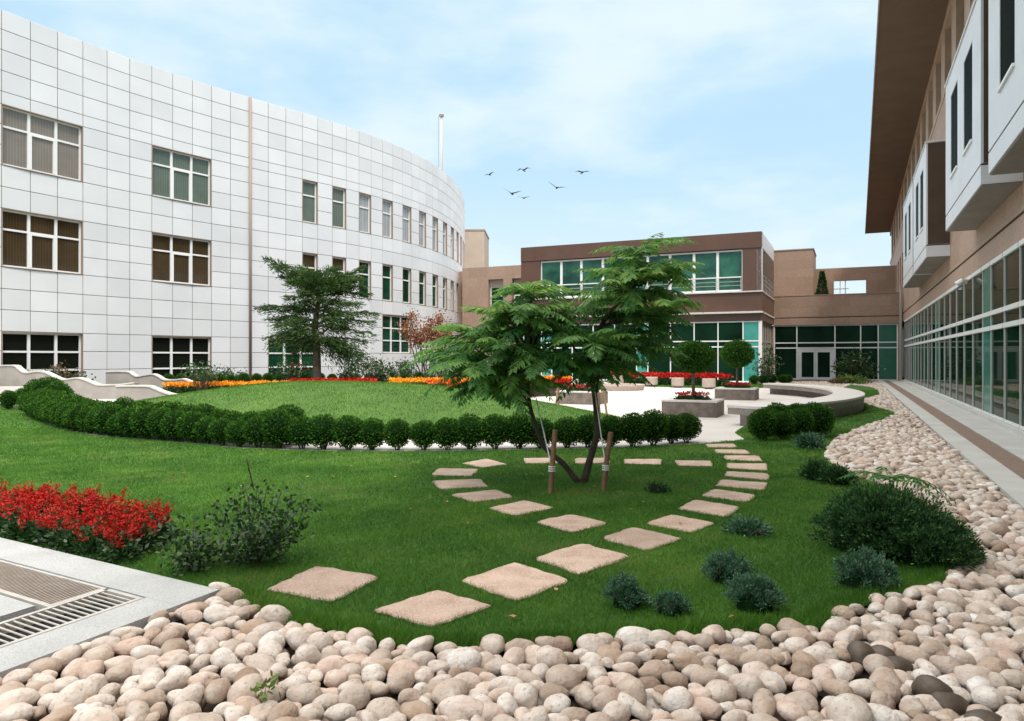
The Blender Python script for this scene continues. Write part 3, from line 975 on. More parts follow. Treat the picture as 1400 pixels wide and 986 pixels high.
# dark backing wall behind openings is the pane itself; downpipes
u = ju[11 + NEG]; p = pj[11 + NEG] + pn[11 + NEG] * 0.10
MB().tube([(p[0], p[1], 0), (p[0], p[1], ROOF - 0.02)], 0.075, 10).build('downpipe', 'pipe_brown', wb, WO, smooth=True)
fp = AT(603.5, 230, 58.0)
t = thing('roof_mast', 'slim grey mast with a flat cap rising behind the curved roof', 'mast', (fp[0], fp[1], ROOF - 0.8))
m = MB().tube([(fp[0], fp[1], ROOF - 0.8), (fp[0], fp[1], 20.7)], [0.10, 0.085], 12); m.build('pole', 'pole_grey', t, (fp[0], fp[1], ROOF - 0.8), smooth=True)
m = MB().tube([(fp[0], fp[1], 20.7), (fp[0], fp[1], 20.85)], [0.19, 0.21], 14); m.build('cap', 'pipe_brown', t, (fp[0], fp[1], ROOF - 0.8))
m = MB().tube([(fp[0] - .22, fp[1] - .1, ROOF - .8), (fp[0] - .22, fp[1] - .1, 20.7)], 0.02, 5); m.build('cable', 'pipe_brown', t, (fp[0], fp[1], ROOF - 0.8))

# ================================================================== BROWN WING
B0 = np.array([15.7, 46.0, 0.0])                           # its right front corner at the ground


def bt(m, t, d, z, mi=0, v=0.5):
    """box on brown wing front: t to the left along e2, d = depth behind the front (along e1)"""
    return m.obox(B0, e2, e1, t, d, z, v, mi)


bw_ = thing('brown_wing', 'two storey dark brown wing with ribbon windows and green glazed ground floor', 'building', tuple(B0))
TL = 16.6; DP = 8.15
m = MB()
bt(m, (0, TL), (0, DP), (8.55, 9.55)); bt(m, (0.0, 1.16), (0.05, DP), (5.83, 8.547))
bt(m, (15.1, TL), (0.05, DP), (5.83, 8.547)); bt(m, (0, TL), (0.06, DP), (4.54, 5.75)); bt(m, (0, TL), (0.20, DP), (3.96, 4.42))
bt(m, (1.165, 15.095), (1.2, DP), (5.83, 8.547), 1); bt(m, (0.3, TL), (1.5, DP), (-0.05, 3.957), 1)
wl = m.build('wall', ['brown_clad', 'brown_dark'], bw_, B0)
m = MB(); bt(m, (-0.06, TL), (-0.06, DP), (5.752, 5.828)); bt(m, (-0.06, TL), (-0.06, DP), (4.422, 4.538))
m.build('string_course', 'granite_top', bw_, B0)
m = MB(); bt(m, (-0.01, -0.004), (0.35, DP - .2), (8.58, 9.53)); m.build('fascia_sky_glare', 'bay_panel', bw_, B0)  # pale sheet painting the sky's glare on the side fascia
# upper ribbon windows
mul = [1.16, 2.72, 4.25, 5.80, 7.33, 8.90, 10.48, 12.03, 13.55, 15.1]
for i in range(9):
    a, b = mul[i] + 0.003, mul[i + 1] - 0.003
    fm = MB(); d = (0.20, 0.30)
    wd = 0.09 if i % 2 else 0.07
    bt(fm, (a, a + wd), d, (5.83, 8.50)); bt(fm, (b - wd, b), d, (5.83, 8.50)); bt(fm, (a + wd, b - wd), d, (8.40, 8.50)); bt(fm, (a + wd, b - wd), d, (5.83, 5.95)); bt(fm, (a + wd, b - wd), d, (6.72, 6.79))
    w = fm.build('window', 'white_frame', bw_, B0)
    g = MB(); bt(g, (a, b), (0.26, 0.28), (5.83, 8.50)); g.build('pane', 'glass_upper', w, B0)
m = MB()
for z in (6.2, 6.45, 6.7): bt(m, (1.2, 15.05), (0.10, 0.125), (z, z + 0.025))
for tt in np.arange(1.25, 15.1, 1.54): bt(m, (tt, tt + .04), (0.105, 0.12), (5.83, 6.7))
m.build('railing', 'bar_metal', bw_, B0)
# ground-floor glazing
gm_ = [0.0, 0.18, 1.16, 2.72, 4.25, 5.80, 7.33, 8.1, 9.65, 11.2, 12.75, 14.3, 15.1, 16.5]
fm = MB()
for i, tt in enumerate(gm_[1:]):
    bt(fm, (tt - 0.035, tt + 0.035), (0.26, 0.36), (0.0, 3.955))
bt(fm, (0, 0.14), (0.24, 0.38), (0, 3.955))
for z in (0.06, 2.29, 2.66, 3.90):
    for a, b in zip(gm_[1:-1], gm_[2:]):
        bt(fm, (a + 0.036, b - 0.036), (0.27, 0.35), (z - 0.04, z + 0.04))
cw = fm.build('glazed_screen', 'white_frame', bw_, B0)
g = MB(); bt(g, (0.05, 16.5), (0.31, 0.33), (0, 3.95)); g.build('glazing', 'glass_green', cw, B0)
for a, b in ((0.22, 1.12), (7.37, 8.06), (14.34, 15.06)):
    g = MB(); bt(g, (a, b), (0.30, 0.309), (0.1, 2.25)); bt(g, (a, b), (0.30, 0.309), (2.33, 2.62)); bt(g, (a, b), (0.30, 0.309), (2.70, 3.86)); g.build('teal_panel', 'teal', cw, B0)
# right-hand side: window recess with railing, glazing under it
m = MB(); bt(m, (-0.008, 0.02), (1.0, 7.0), (5.84, 8.5)); sw = m.build('side_window', 'glass_green', bw_, B0)
m = MB()
for z in (6.2, 6.5, 6.8): bt(m, (-0.07, -0.045), (0.5, 7.4), (z, z + 0.025))
for dd in np.arange(0.6, 7.5, 0.9): bt(m, (-0.065, -0.05), (dd, dd + .03), (5.83, 6.8))
m.build('railing', 'bar_metal', bw_, B0)
m = MB(); bt(m, (-0.02, 0.30), (0.05, 0.40), (5.83, 8.54)); m.build('corner_post', 'white_frame', bw_, B0)
m = MB()
for dd in np.arange(1.2, 8.1, 1.15): bt(m, (0.10, 0.16), (dd, dd + .06), (0, 3.955))
for z in (2.29, 2.66, 3.90): bt(m, (0.11, 0.15), (0.40, 8.1), (z - .04, z + .04))
sg = m.build('side_screen', 'mullion_brown', bw_, B0)
g = MB(); bt(g, (0.17, 0.29), (0.385, 8.1), (0, 3.95)); g.build('glazing', 'glass_green', sg, B0)

# ------------------------------------------------------------------ link building with double doors
L0 = B0 + e1 * DP                                          # left end of link front
LT = -8.15                                                # runs to the right building


def lt(m, t, d, z, mi=0, v=0.5):
    return m.obox(L0, e2, e1, t, d, z, v, mi)


lb = thing('link_building', 'low granite link building with green glazing and double door', 'building', tuple(L0))
m = MB(); lt(m, (LT, 0), (0, 0.5), (4.50, 6.03)); lt(m, (LT, 0), (0.004, 0.5), (3.94, 4.44)); lt(m, (LT, 0), (0.05, 0.5), (4.442, 4.498), 1)
lt(m, (LT, 0), (0.5, 12), (4.4, 5.0)); lt(m, (LT + .05, -0.05), (0.8, 12), (0, 4.4), 1)
m.build('wall', ['granite', 'groove'], lb, L0)
m = MB(); lt(m, (LT, 0.0), (-0.03, 0.53), (6.032, 6.09)); m.build('coping', 'granite', lb, L0)


def t_of_px(px, base):
    qx = (px - CX) / F_PX
    return (base[0] - qx * base[1]) / (qx * e2[1] - e2[0])


ml = [t_of_px(p, L0) for p in (1058.5, 1089.3, 1141.5, 1176.7, 1200.8, 1227)]
fm = MB()
for tt in ml: lt(fm, (tt - .04, tt + .04), (0.10, 0.2), (0, 3.935))
for z in (0.06, 2.29, 2.66, 3.89):
    for i, (a, b) in enumerate(zip(ml[:-1], ml[1:])):
        if i == 1 and z < 0.1: continue
        lt(fm, (b + .041, a - .041), (0.11, 0.19), (z - .04, z + .04))
cw = fm.build('glazed_screen', 'mullion', lb, L0)
m = MB(); lt(m, (ml[0] + .042, 0.28), (0.01, 0.79), (-.05, 3.935)); lt(m, (LT, ml[-1] - .042), (0.01, 0.79), (-.05, 3.935)); m.build('end_pier', 'granite', lb, L0)
g = MB(); lt(g, (ml[-1], ml[0]), (0.15, 0.17), (0, 3.93)); g.build('glazing', 'glass_green', cw, L0)
g = MB()
for z in ((0.12, 2.24), (2.34, 2.61), (2.71, 3.84)): lt(g, (ml[5] + .06, ml[4] - .06), (0.14, 0.149), z)
g.build('teal_panel', 'teal_dark', cw, L0)
d0_, d1_ = ml[2] + .05, ml[1] - .05
mid = (d0_ + d1_) / 2
dr = MB(); lt(dr, (d0_, d0_ + .14), (0.06, 0.22), (0, 2.22)); lt(dr, (d1_ - .14, d1_), (0.06, 0.22), (0, 2.22)); lt(dr, (d0_ + .14, d1_ - .14), (0.06, 0.22), (2.10, 2.22))
door = dr.build('double_door', 'bay_panel', lb, L0)
for (a, b) in ((d0_ + .145, mid - .004), (mid + .004, d1_ - .145)):
    lf = MB()
    lt(lf, (a, a + .13), (0.07, 0.13), (0.02, 2.095)); lt(lf, (b - .13, b), (0.07, 0.13), (0.02, 2.095)); lt(lf, (a + .13, b - .13), (0.07, 0.13), (0.02, .20)); lt(lf, (a + .13, b - .13), (0.07, 0.13), (1.98, 2.095))
    lt(lf, (a + .128, b - .128), (0.09, 0.10), (0.19, 1.99), 1)
    hx = b - .07 if a < mid - .5 and b < mid else a + .05
    lt(lf, (hx, hx + .03), (0.02, 0.05), (0.85, 1.25), 0)
    lf.build('door_leaf', ['bay_panel', 'glass_green'], door, L0)
m = MB(); lt(m, (LT, 0), (-0.9, 0.3), (-0.05, -0.004)); m.build('threshold', 'granite_grey', lb, L0)
# stone block and screen wall on its roof terrace
RBO = L0 + e1 * 3 + UPZ * 5
rb = thing('roof_block', 'plain granite stair block standing on the link roof beside the brown wing', 'building', tuple(L0 + e1 * 3 + UPZ * 5))
m = MB()
ta, tb_ = t_of_px(1062, L0 + e1 * 4), t_of_px(1112, L0 + e1 * 4)
lt(m, (tb_, ta + 3), (4, 8.6), (4.98, 9.9)); m.build('wall', 'granite', rb, RBO)
m = MB(); lt(m, (tb_ - .05, ta + 3), (3.95, 8.65), (9.9, 9.98)); m.build('coping', 'granite', rb, RBO)
sw_ = thing('roof_screen_wall', 'granite screen wall with a rectangular opening on the link roof', 'wall', tuple(L0 + e1 * 9 + UPZ * 5))
W0 = L0 + e1 * 9.2
tq = [t_of_px(p, W0) for p in (1120, 1140, 1184, 1236)]
m = MB()
m.obox(W0, e2, e1, (tq[1], tq[0] + 1), (0, 0.4), (4.95, 8.95)); m.obox(W0, e2, e1, (tq[3], tq[2]), (0, 0.4), (4.95, 8.95)); m.obox(W0, e2, e1, (tq[2], tq[1]), (0, 0.4), (7.9, 8.95))
m.build('wall', 'granite', sw_, W0 * 1.0 if False else L0 + e1 * 9 + UPZ * 5)
m = MB(); m.obox(W0, e2, e1, (tq[1] - .9, tq[1] - .82), (0.15, 0.2), (5, 7.9)); m.obox(W0, e2, e1, (tq[1] - .5, tq[1] - .44), (0.15, 0.2), (5, 7.9)); m.obox(W0, e2, e1, (tq[1] - 1.1, tq[1]), (0.16, 0.19), (7.2, 7.28)); m.obox(W0, e2, e1, (tq[1] - 1.1, tq[1]), (0.16, 0.19), (6.6, 6.66))
m.build('opening_frame', 'white_frame', sw_, L0 + e1 * 9 + UPZ * 5)

# ------------------------------------------------------------------ granite wing on the left and tan tower
gw = thing('granite_wing', 'pinkish granite wing joining the curved building and the brown wing', 'building', tuple(B0 + e1 * 3.2 + e2 * 16))
Gf = B0 + e1 * 3.2
GO = B0 + e1 * 3.2 + e2 * 16
tg = [t_of_px(p, Gf) for p in (714, 700, 688, 667.5, 632)]
m = MB()
gt = lambda m, t, d, z, mi=0: m.obox(Gf, e2, e1, t, d, z, 0.5, mi)
gt(m, (tg[0] - 2, tg[1]), (0, .5), (7.75, 8.75)); gt(m, (tg[1], tg[2]), (0, .5), (0, 8.75)); gt(m, (tg[2], tg[3]), (0, .5), (7.75, 8.75)); gt(m, (tg[3], tg[4]), (0, .5), (0, 8.75))
gt(m, (tg[0] - 2, tg[1]), (0, .5), (0, 5.4)); gt(m, (tg[2], tg[3]), (0, .5), (0, 5.4))
gt(m, (tg[4], tg[4] + 6), (0.6, 9), (0, 8.6)); gt(m, (tg[0] - 2, tg[4]), (0.502, 9), (0, 8.7))
m.build('wall', 'granite_pink', gw, GO)
for a, b in ((tg[0] - 2, tg[1]), (tg[2], tg[3])):
    m = MB(); gt(m, (a + .02, a + .1), (.36, .42), (5.4, 7.75)); gt(m, (b - .1, b - .02), (.36, .42), (5.4, 7.75)); gt(m, (a + .1, b - .1), (.36, .42), (6.42, 6.5)); gt(m, (a + .1, b - .1), (.38, .42), (7.1, 7.75), 1)
    w = m.build('window', ['white_frame', 'tan_render'], gw, GO)
    g = MB(); gt(g, (a, b), (.43, .45), (5.4, 7.75)); g.build('pane', 'glass_deep', w, GO)
p = Gf + e2 * (tg[4] + 1.25) - e1 * .1
MB().tube([(p[0], p[1], 0), (p[0], p[1], 8.6)], 0.09, 8).build('downpipe', 'pole_grey', gw, GO)
tp = AT(650, 489, 70.0)
tt_ = thing('stair_tower', 'plain beige tower rising behind the granite wing', 'tower', (tp[0], tp[1], 0))
m = MB().obox((tp[0], tp[1], 0), unit(np.array([-1, .05, 0])), unit(np.array([.05, 1, 0])), (-0.95, 6), (-1, 4), (0, 13.55)); m.build('wall', 'tan_render', tt_, (tp[0], tp[1], 0))
m = MB().obox((tp[0], tp[1], 0), unit(np.array([-1, .05, 0])), unit(np.array([.05, 1, 0])), (-1.0, 6), (-1.05, 4), (13.552, 13.7)); m.build('coping', 'granite_pink', tt_, (tp[0], tp[1], 0))

# ================================================================== RIGHT BUILDING
rbd = thing('long_wing', 'long brown stone wing with glass ground floor, white box bays and deep eave', 'building', tuple(P0))
SE = 56.3


def zsof(s):
    return 12.95 + (SE - s) * 0.0353


def skew(m, s, t, z0, z1, mi=0, v=0.5):
    """box whose bottom/top heights are functions of s"""
    V = []
    for zz in (z0, z1):
        for (ss_, tt) in ((s[0], t[0]), (s[1], t[0]), (s[1], t[1]), (s[0], t[1])):
            V.append(P0 + e1 * ss_ + e2 * tt + UPZ * (zz(ss_) if callable(zz) else zz))
    q = np.array([[0, 3, 2, 1], [4, 5, 6, 7], [0, 1, 5, 4], [1, 2, 6, 5], [2, 3, 7, 6], [3, 0, 4, 7]])
    P = np.array(V)
    if np.dot(np.cross(P[1] - P[0], P[3] - P[0]), P[4] - P[0]) < 0: q = q[:, ::-1]
    m.add(V, q, v, mi)


m = MB()
sill = lambda s: zsof(s) - 2.9
m.st((SN, SE), (-0.6, 0.0), (4.66, 6.6)); m.st((SN, SE), (-0.6, 0.004), (4.06, 4.58)); m.st((SN, SE), (-0.6, -0.05), (4.582, 4.658), mi=1)
skew(m, (SN, 26.5), (-0.6, 0.0), 6.602, lambda s: sill(s) - .002)
skew(m, (26.5, SE), (-0.6, 0.0), 8.8, lambda s: sill(s) - .002)
s = 26.5
while s < SE - 1:
    m.st((s, s + 1.1), (-0.6, 0), (6.602, 8.798)); s += 2.6
m.st((SE - .8, SE), (-0.6, 0), (6.602, 8.798))
skew(m, (SN, SE - .01), (-9, -0.65), 0, lambda s: zsof(s) - .02, 2)
m.build('wall', ['granite_pink', 'groove', 'brown_dark'], rbd, P0)
m = MB()
skew(m, (SN, SE), (-0.3, 0.03), sill, lambda s: sill(s) + .18)
skew(m, (SN, SE), (-0.3, 0.02), lambda s: zsof(s) - .35, lambda s: zsof(s) - .003)
s = 10.8 - 3.25 * 10
while s < SE - 1:
    if s > SN: skew(m, (s, s + 1.2), (-0.45, 0.0), lambda q: sill(q) + .182, lambda q: zsof(q) - .352)
    s += 3.25
m.build('pier_strip', 'pier_tan', rbd, P0)
m = MB(); skew(m, (SN, SE - .02), (-0.62, -0.5), lambda q: sill(q) + .1, lambda q: zsof(q) - .3); m.build('upper_glazing', 'soffit', rbd, P0)
m = MB(); m.st((26.5, SE), (-0.59, -0.4), (6.61, 8.79)); m.build('strip_glazing', 'brown_dark', rbd, P0)
# eave
m = MB(); V = []
tout = lambda s: 2.0 + (SE - s) * 0.0063
for dz in (0, 0.22):
    for (ss_, tt) in ((SN, tout(SN)), (SE, tout(SE)), (SE, -9), (SN, -9)):
        V.append(P0 + e1 * ss_ + e2 * tt + UPZ * (zsof(ss_) + dz))
q = np.array([[0, 3, 2, 1], [4, 5, 6, 7], [0, 1, 5, 4], [1, 2, 6, 5], [2, 3, 7, 6], [3, 0, 4, 7]])
P = np.array(V)
if np.dot(np.cross(P[1] - P[0], P[3] - P[0]), P[4] - P[0]) < 0: q = q[:, ::-1]
m.add(V, q); ev = m.build('eave', 'soffit', rbd, P0)
m = MB(); V = []
for dz in (-0.04, 0.26):
    for (ss_, off) in ((SN, 0.003), (SE + .04, 0.003), (SE + .04, .05), (SN, .05)):
        V.append(P0 + e1 * ss_ + e2 * (tout(ss_) + off) + UPZ * (zsof(ss_) + dz))
m.add(V, q); m.build('fascia', 'pipe_brown', ev, P0)
# glazed ground floor
mullions = []
s = 4.0 - 12.1 * 2
while s < 39:
    for k, w_ in enumerate((0, 1.3, 3.1, 4.93, 6.75, 8.55, 10.3)):
        if SN < s + w_ < 38.2: mullions.append(s + w_)
    s += 12.1
fm = MB()
for s in mullions: fm.st((s - .035, s + .035), (-0.09, 0.0), (0.10, 4.0), mi=0)
ms = sorted(mullions)
for z, hw in ((0.13, .03), (2.35, .055), (2.73, .055), (4.0, .055)):
    for a, b in zip(ms[:-1], ms[1:]):
        fm.st((a + .041, b - .041), (-0.08, 0.03 if z > 2 else .01), (z - hw, z + hw), mi=1)
cw = fm.build('curtain_wall', ['mullion_side', 'mullion'], rbd, P0)
g = MB(); g.st((SN, 38.3), (-0.05, -0.03), (0.06, 4.04)); g.build('glazing', 'glass_green', cw, P0)
s = 4.0 - 24.2
while s < 39:
    if s > SN:
        g = MB()
        for z in ((0.17, 2.29), (2.41, 2.67), (2.79, 3.94)): g.st((s + .05, s + 1.25), (-0.029, -0.02), z)
        g.build('teal_panel', 'teal_soft', cw, P0)
    s += 12.1
# box bays
for (sa, sb, near_end) in ((-6.9, -0.85, 0), (0.1, 6.4, 0), (12.4, 18.35, 0), (18.85, 25.2, 0)):
    m = MB(); T0, T1 = 0.003, 0.75
    zb0, zt0 = 5.27, 9.42
    mid_ = 0.5 * (sa + sb); sw1 = 1.38
    ow = [(sa + 1.2 if sa > -6 else sa + 1.15, 0), (sb - 1.2 - sw1, 0)]
    ow = [(a, a + sw1) for a, _ in ow]
    # shell around two recessed windows
    m.st((sa, sb), (T0, T1), (zb0, zb0 + .40), mi=0); m.st((sa, sb), (T0, T1 - .012), (zb0 + .402, zb0 + .44), mi=1)
    m.st((sa, sb), (T0, T1), (zb0 + .442, 6.5)); m.st((sa, sb), (T0, T1), (8.78, zt0))
    edges = [sa, ow[0][0], ow[0][1], ow[1][0], ow[1][1], sb]
    for i in (0, 2, 4): m.st((edges[i], edges[i + 1]), (T0, T1), (6.502, 8.778))
    bay = m.build('box_bay', ['bay_panel', 'groove'], rbd, P0)
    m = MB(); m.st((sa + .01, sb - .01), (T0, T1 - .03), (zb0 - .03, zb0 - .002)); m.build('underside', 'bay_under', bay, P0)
    m = MB(); m.st((sa - .05, sb + .05), (T0, T1 + .03), (zt0 + .002, zt0 + .06)); m.build('cap', 'bay_panel', bay, P0)
    for a, b in ow:
        m = MB(); m.st((a, b), (T0 + .1, T1 - .015), (6.502, 8.776)); w = m.build('window', 'glass_bay', bay, P0)
        m = MB(); m.st((a + .002, b - .002), (T1 - .013, T1 + .04), (6.503, 6.56)); m.build('sill', 'white_frame', w, P0)
    # thin dark brown sheets on the end walls
    m = MB(); m.st((sa - .012, sa - .002), (0.01, T1 - .05), (zb0 + .45, zt0 - .02)); m.build('side_panel', 'brown_dark', bay, P0)
    m = MB(); m.st((sb + .002, sb + .012), (0.01, T1 - .05), (zb0 + .45, zt0 - .02)); m.build('side_panel', 'brown_dark', bay, P0)
dp = P0 + e1 * 38.0 + e2 * 0.15
MB().tube([(dp[0], dp[1], 0), (dp[0], dp[1], 6.5)], 0.09, 8).build('downpipe', 'mullion_brown', rbd, P0)
# small lamp on the head of the glazing
lp_ = P0 + e1 * 7.9 + e2 * .08 + UPZ * 3.86
t = thing('flood_lamp', 'small white lamp fixed to the top of the right glass wall', 'lamp', tuple(lp_))
m = MB().obox(lp_, e1, e2, (-.05, .05), (-.05, .06), (-.02, .12)); m.build('bracket', 'mullion_brown', t, lp_)
m = MB().tube([lp_ + e2 * .07 + UPZ * .10, lp_ + e2 * .22 - UPZ * .03], [0.07, 0.10], 12); m.build('lamp_head', 'white_frame', t, lp_)

# ================================================================== PLAZA FURNITURE
# curved bench
bn = thing('curved_bench', 'long curved pale granite bench around the right edge of the plaza', 'bench', (9, 22, 0))
bc = np.array(bench_c); BOo = np.array([9, 22, 0.0])
bd = unit(np.gradient(bc, axis=0)); bnrm = np.stack([bd[:, 1], -bd[:, 0]], 1)     # outward (right/front)


def ribbon(mb, w0, w1, z0, z1):
    n = len(bc); V = []
    for i in range(n):
        for (w, z) in ((w0, z0), (w1, z0), (w1, z1), (w0, z1)):
            p = bc[i] + bnrm[i] * w; V.append((p[0], p[1], z))
    f = [[0, 1, 2, 3][::-1], [4 * (n - 1) + k for k in range(4)]]
    for i in range(n - 1):
        for k in range(4):
            f.append([i * 4 + k, i * 4 + (k + 1) % 4, (i + 1) * 4 + (k + 1) % 4, (i + 1) * 4 + k][::-1])
    mb.add(V, [x[::-1] for x in f])
    return mb


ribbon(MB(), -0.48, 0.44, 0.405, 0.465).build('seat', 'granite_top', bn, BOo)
ribbon(MB(), -0.46, 0.42, 0.25, 0.404).build('seat_edge', 'granite_grey', bn, BOo)  # edge coloured darker than the seat, as shaded from overhead light
ribbon(MB(), -0.12, 0.40, -0.03, 0.249).build('base', 'granite_shaded', bn, BOo)  # shade below the seat put into the darker granite colour


# ---------- foliage makers
def ball_foliage(r, n, seed, leaf=(0.04, 0.024), squash=1.0, core=0.86, amp=0.10):
    mb = MB(); V, T = ICO[3]
    D = V; rad = lumps(D, seed, amp, 4.5) * r * core
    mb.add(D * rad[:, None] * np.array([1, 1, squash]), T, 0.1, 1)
    D = sphere_pts(n); D = unit(D + R_.normal(0, .05, D.shape))
    rad = lumps(D, seed, amp, 4.5) * r * R_.uniform(0.82, 1.03, n)
    P = D * rad[:, None] * np.array([1, 1, squash])
    dirn = unit(D * 0.9 + rdir(n) * 0.75 + np.array([0, 0, .25]))
    mb.leaves(P, dirn, rdir(n), leaf[0] * R_.uniform(.7, 1.3, n), leaf[1], np.clip(R_.beta(1.6, 2.2, n), 0, 1))
    return mb


def make_boxwood(name, label, group, r=0.265, n=1700, cz=0.315, seed=1, squash=1.0, leaf=(0.04, 0.024)):
    t = thing(name, label, 'shrub', (0, 0, 0), group)
    mb = ball_foliage(r, n, seed, leaf, squash)
    mb.V = [v + np.array([0, 0, cz]) for v in mb.V]
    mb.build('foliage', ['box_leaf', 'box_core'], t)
    st = MB()
    for k in range(5):
        a = k * 1.257 + seed
        st.tube([(0.025 * math.cos(a), 0.025 * math.sin(a), -0.02), (0.12 * math.cos(a), .12 * math.sin(a), cz * .75)], [0.013, 0.008], 5)
    st.build('stems', 'bark', t)
    return t


def curve_points(px, spacing, jitter=0.0):
    P = [G(a, b)[:2] for a, b in px]
    C = np.array(catmull(P, 12))
    s = np.concatenate([[0], np.cumsum(np.linalg.norm(np.diff(C, axis=0), axis=1))])
    u = np.arange(0, s[-1], spacing)
    u = u + R_.uniform(-jitter, jitter, len(u))
    return [(np.interp(a, s, C[:, 0]), np.interp(a, s, C[:, 1])) for a in u]


HL = 'small clipped round boxwood in the curved hedge row edging the paving'
HG = 'boxwood balls of the curved hedge'
protos = [make_boxwood('boxwood_ball', HL, HG, seed=s) for s in (1, 2, 3, 4)]
hp = curve_points([(938, 604), (903, 607), (880, 609), (800, 611), (650, 613.5), (500, 614.5), (340, 611), (270, 605), (200, 600), (158, 596), (125, 592), (97, 587), (61, 575), (40, 566)], 0.425, 0.04)
used = []
for i, (x, y) in enumerate(hp):
    sc = R_.uniform(0.88, 1.16) * (0.94 if i < 4 else 1.0)
    k = i % 4
    loc = (x, y - 0.02, 0)
    scl = (sc, sc, sc * R_.uniform(0.86, 1.0))
    if k not in used and len(used) < 4:
        used.append(k); o = protos[k]; o.location = loc; o.scale = scl; o.rotation_euler = (0, 0, i * 1.3)
    else:
        dup(protos[k], loc, i * 1.3, scl)
    # second, inner row where the hedge is deep (left part)
    if x < -4.0:
        dup(protos[(k + 1) % 4], (x + R_.uniform(-.05, .05), y + 0.55, 0), i * 2.1, sc * 1.08)
for i, (px, py) in enumerate(((12, 560), (31, 555))):
    dup(protos[i], tuple(G(px, py)), i, 1.0, label=f'round boxwood {("standing apart past the left hedge end", "next to the isolated ball past the left hedge end")[i]}')
for i, (px, py, Y, r) in enumerate(((52, 553, 22.5, 1.6), (66, 552, 22.0, 1.75), (78, 556, 21.0, 1.55))):
    p = AT(px, py, Y); p[2] = 0
    dup(protos[i], tuple(p), i * 2, (r, r, r * 0.98), label='larger rounded boxwood mound behind the left end of the hedge', group='large boxwoods behind the hedge end')
CL = 'clipped boxwood ball in the dense clump before the curved bench'
for i, (px, py, s) in enumerate(((1042, 602, 1.02), (1070, 601, .92), (1094, 599.5, 0.98), (1119, 597, 1.12), (1062, 590, 1.05), (1090, 588, 1.0), (1112, 587, 1.0), (1052, 596, .95))):
    dup(protos[i % 4], tuple(G(px, py)), i, s, label=CL, group='boxwood clump by the bench')
for i in range(21):
    px = 232 + i * 17.0 + R_.uniform(-1.5, 1.5)
    Y = 32.0 + 0.011 * (px - 230)
    p = AT(px, 520, Y)
    dup(protos[i % 4], (p[0], Y, 0.33), i, R_.uniform(.85, 1.0), label='tiny clipped boxwood ball in the row below the white building', group='boxwood balls along the white building')
for i, px in enumerate((1031, 1043, 1056, 1070, 1077)):
    p = G(px, 526 - i * .4); dup(protos[i % 4], tuple(p), i, (1.1, 1.1, .95), label='small dark boxwood ball at the foot of the brown wing corner', group='boxwood balls at the brown wing')

# square planters with flowers and lollipop trees


def flower_tuft(mb_f, mb_b, P, h, r, nb, v_lo=0, spike=True, fl=0.05):
    """low bedding plants at points P: leaves into mb_f, blossoms into mb_b"""
    n = len(P)
    k = 26
    base = np.repeat(P, k, 0)
    D = rdir(n * k); D[:, 2] = np.abs(D[:, 2])
    mb_f.leaves(base + np.array([0, 0, .02]) + D * np.array([r, r, h * .45]) * R_.uniform(.2, 1, (n * k, 1)), unit(D + rdir(n * k) * .5), rdir(n * k), fl * 1.3, fl * .7, R_.beta(1.5, 2.5, n * k))
    base = np.repeat(P, nb, 0)
    off = R_.normal(0, r * .55, (n * nb, 3)); off[:, 2] = h * R_.uniform(.7, 1.1, n * nb)
    mb_b.leaves(base + off, unit(rdir(n * nb) + np.array([0, 0, .6])), rdir(n * nb), fl * R_.uniform(.7, 1.4, n * nb), fl * .8, R_.uniform(0, 1, n * nb))


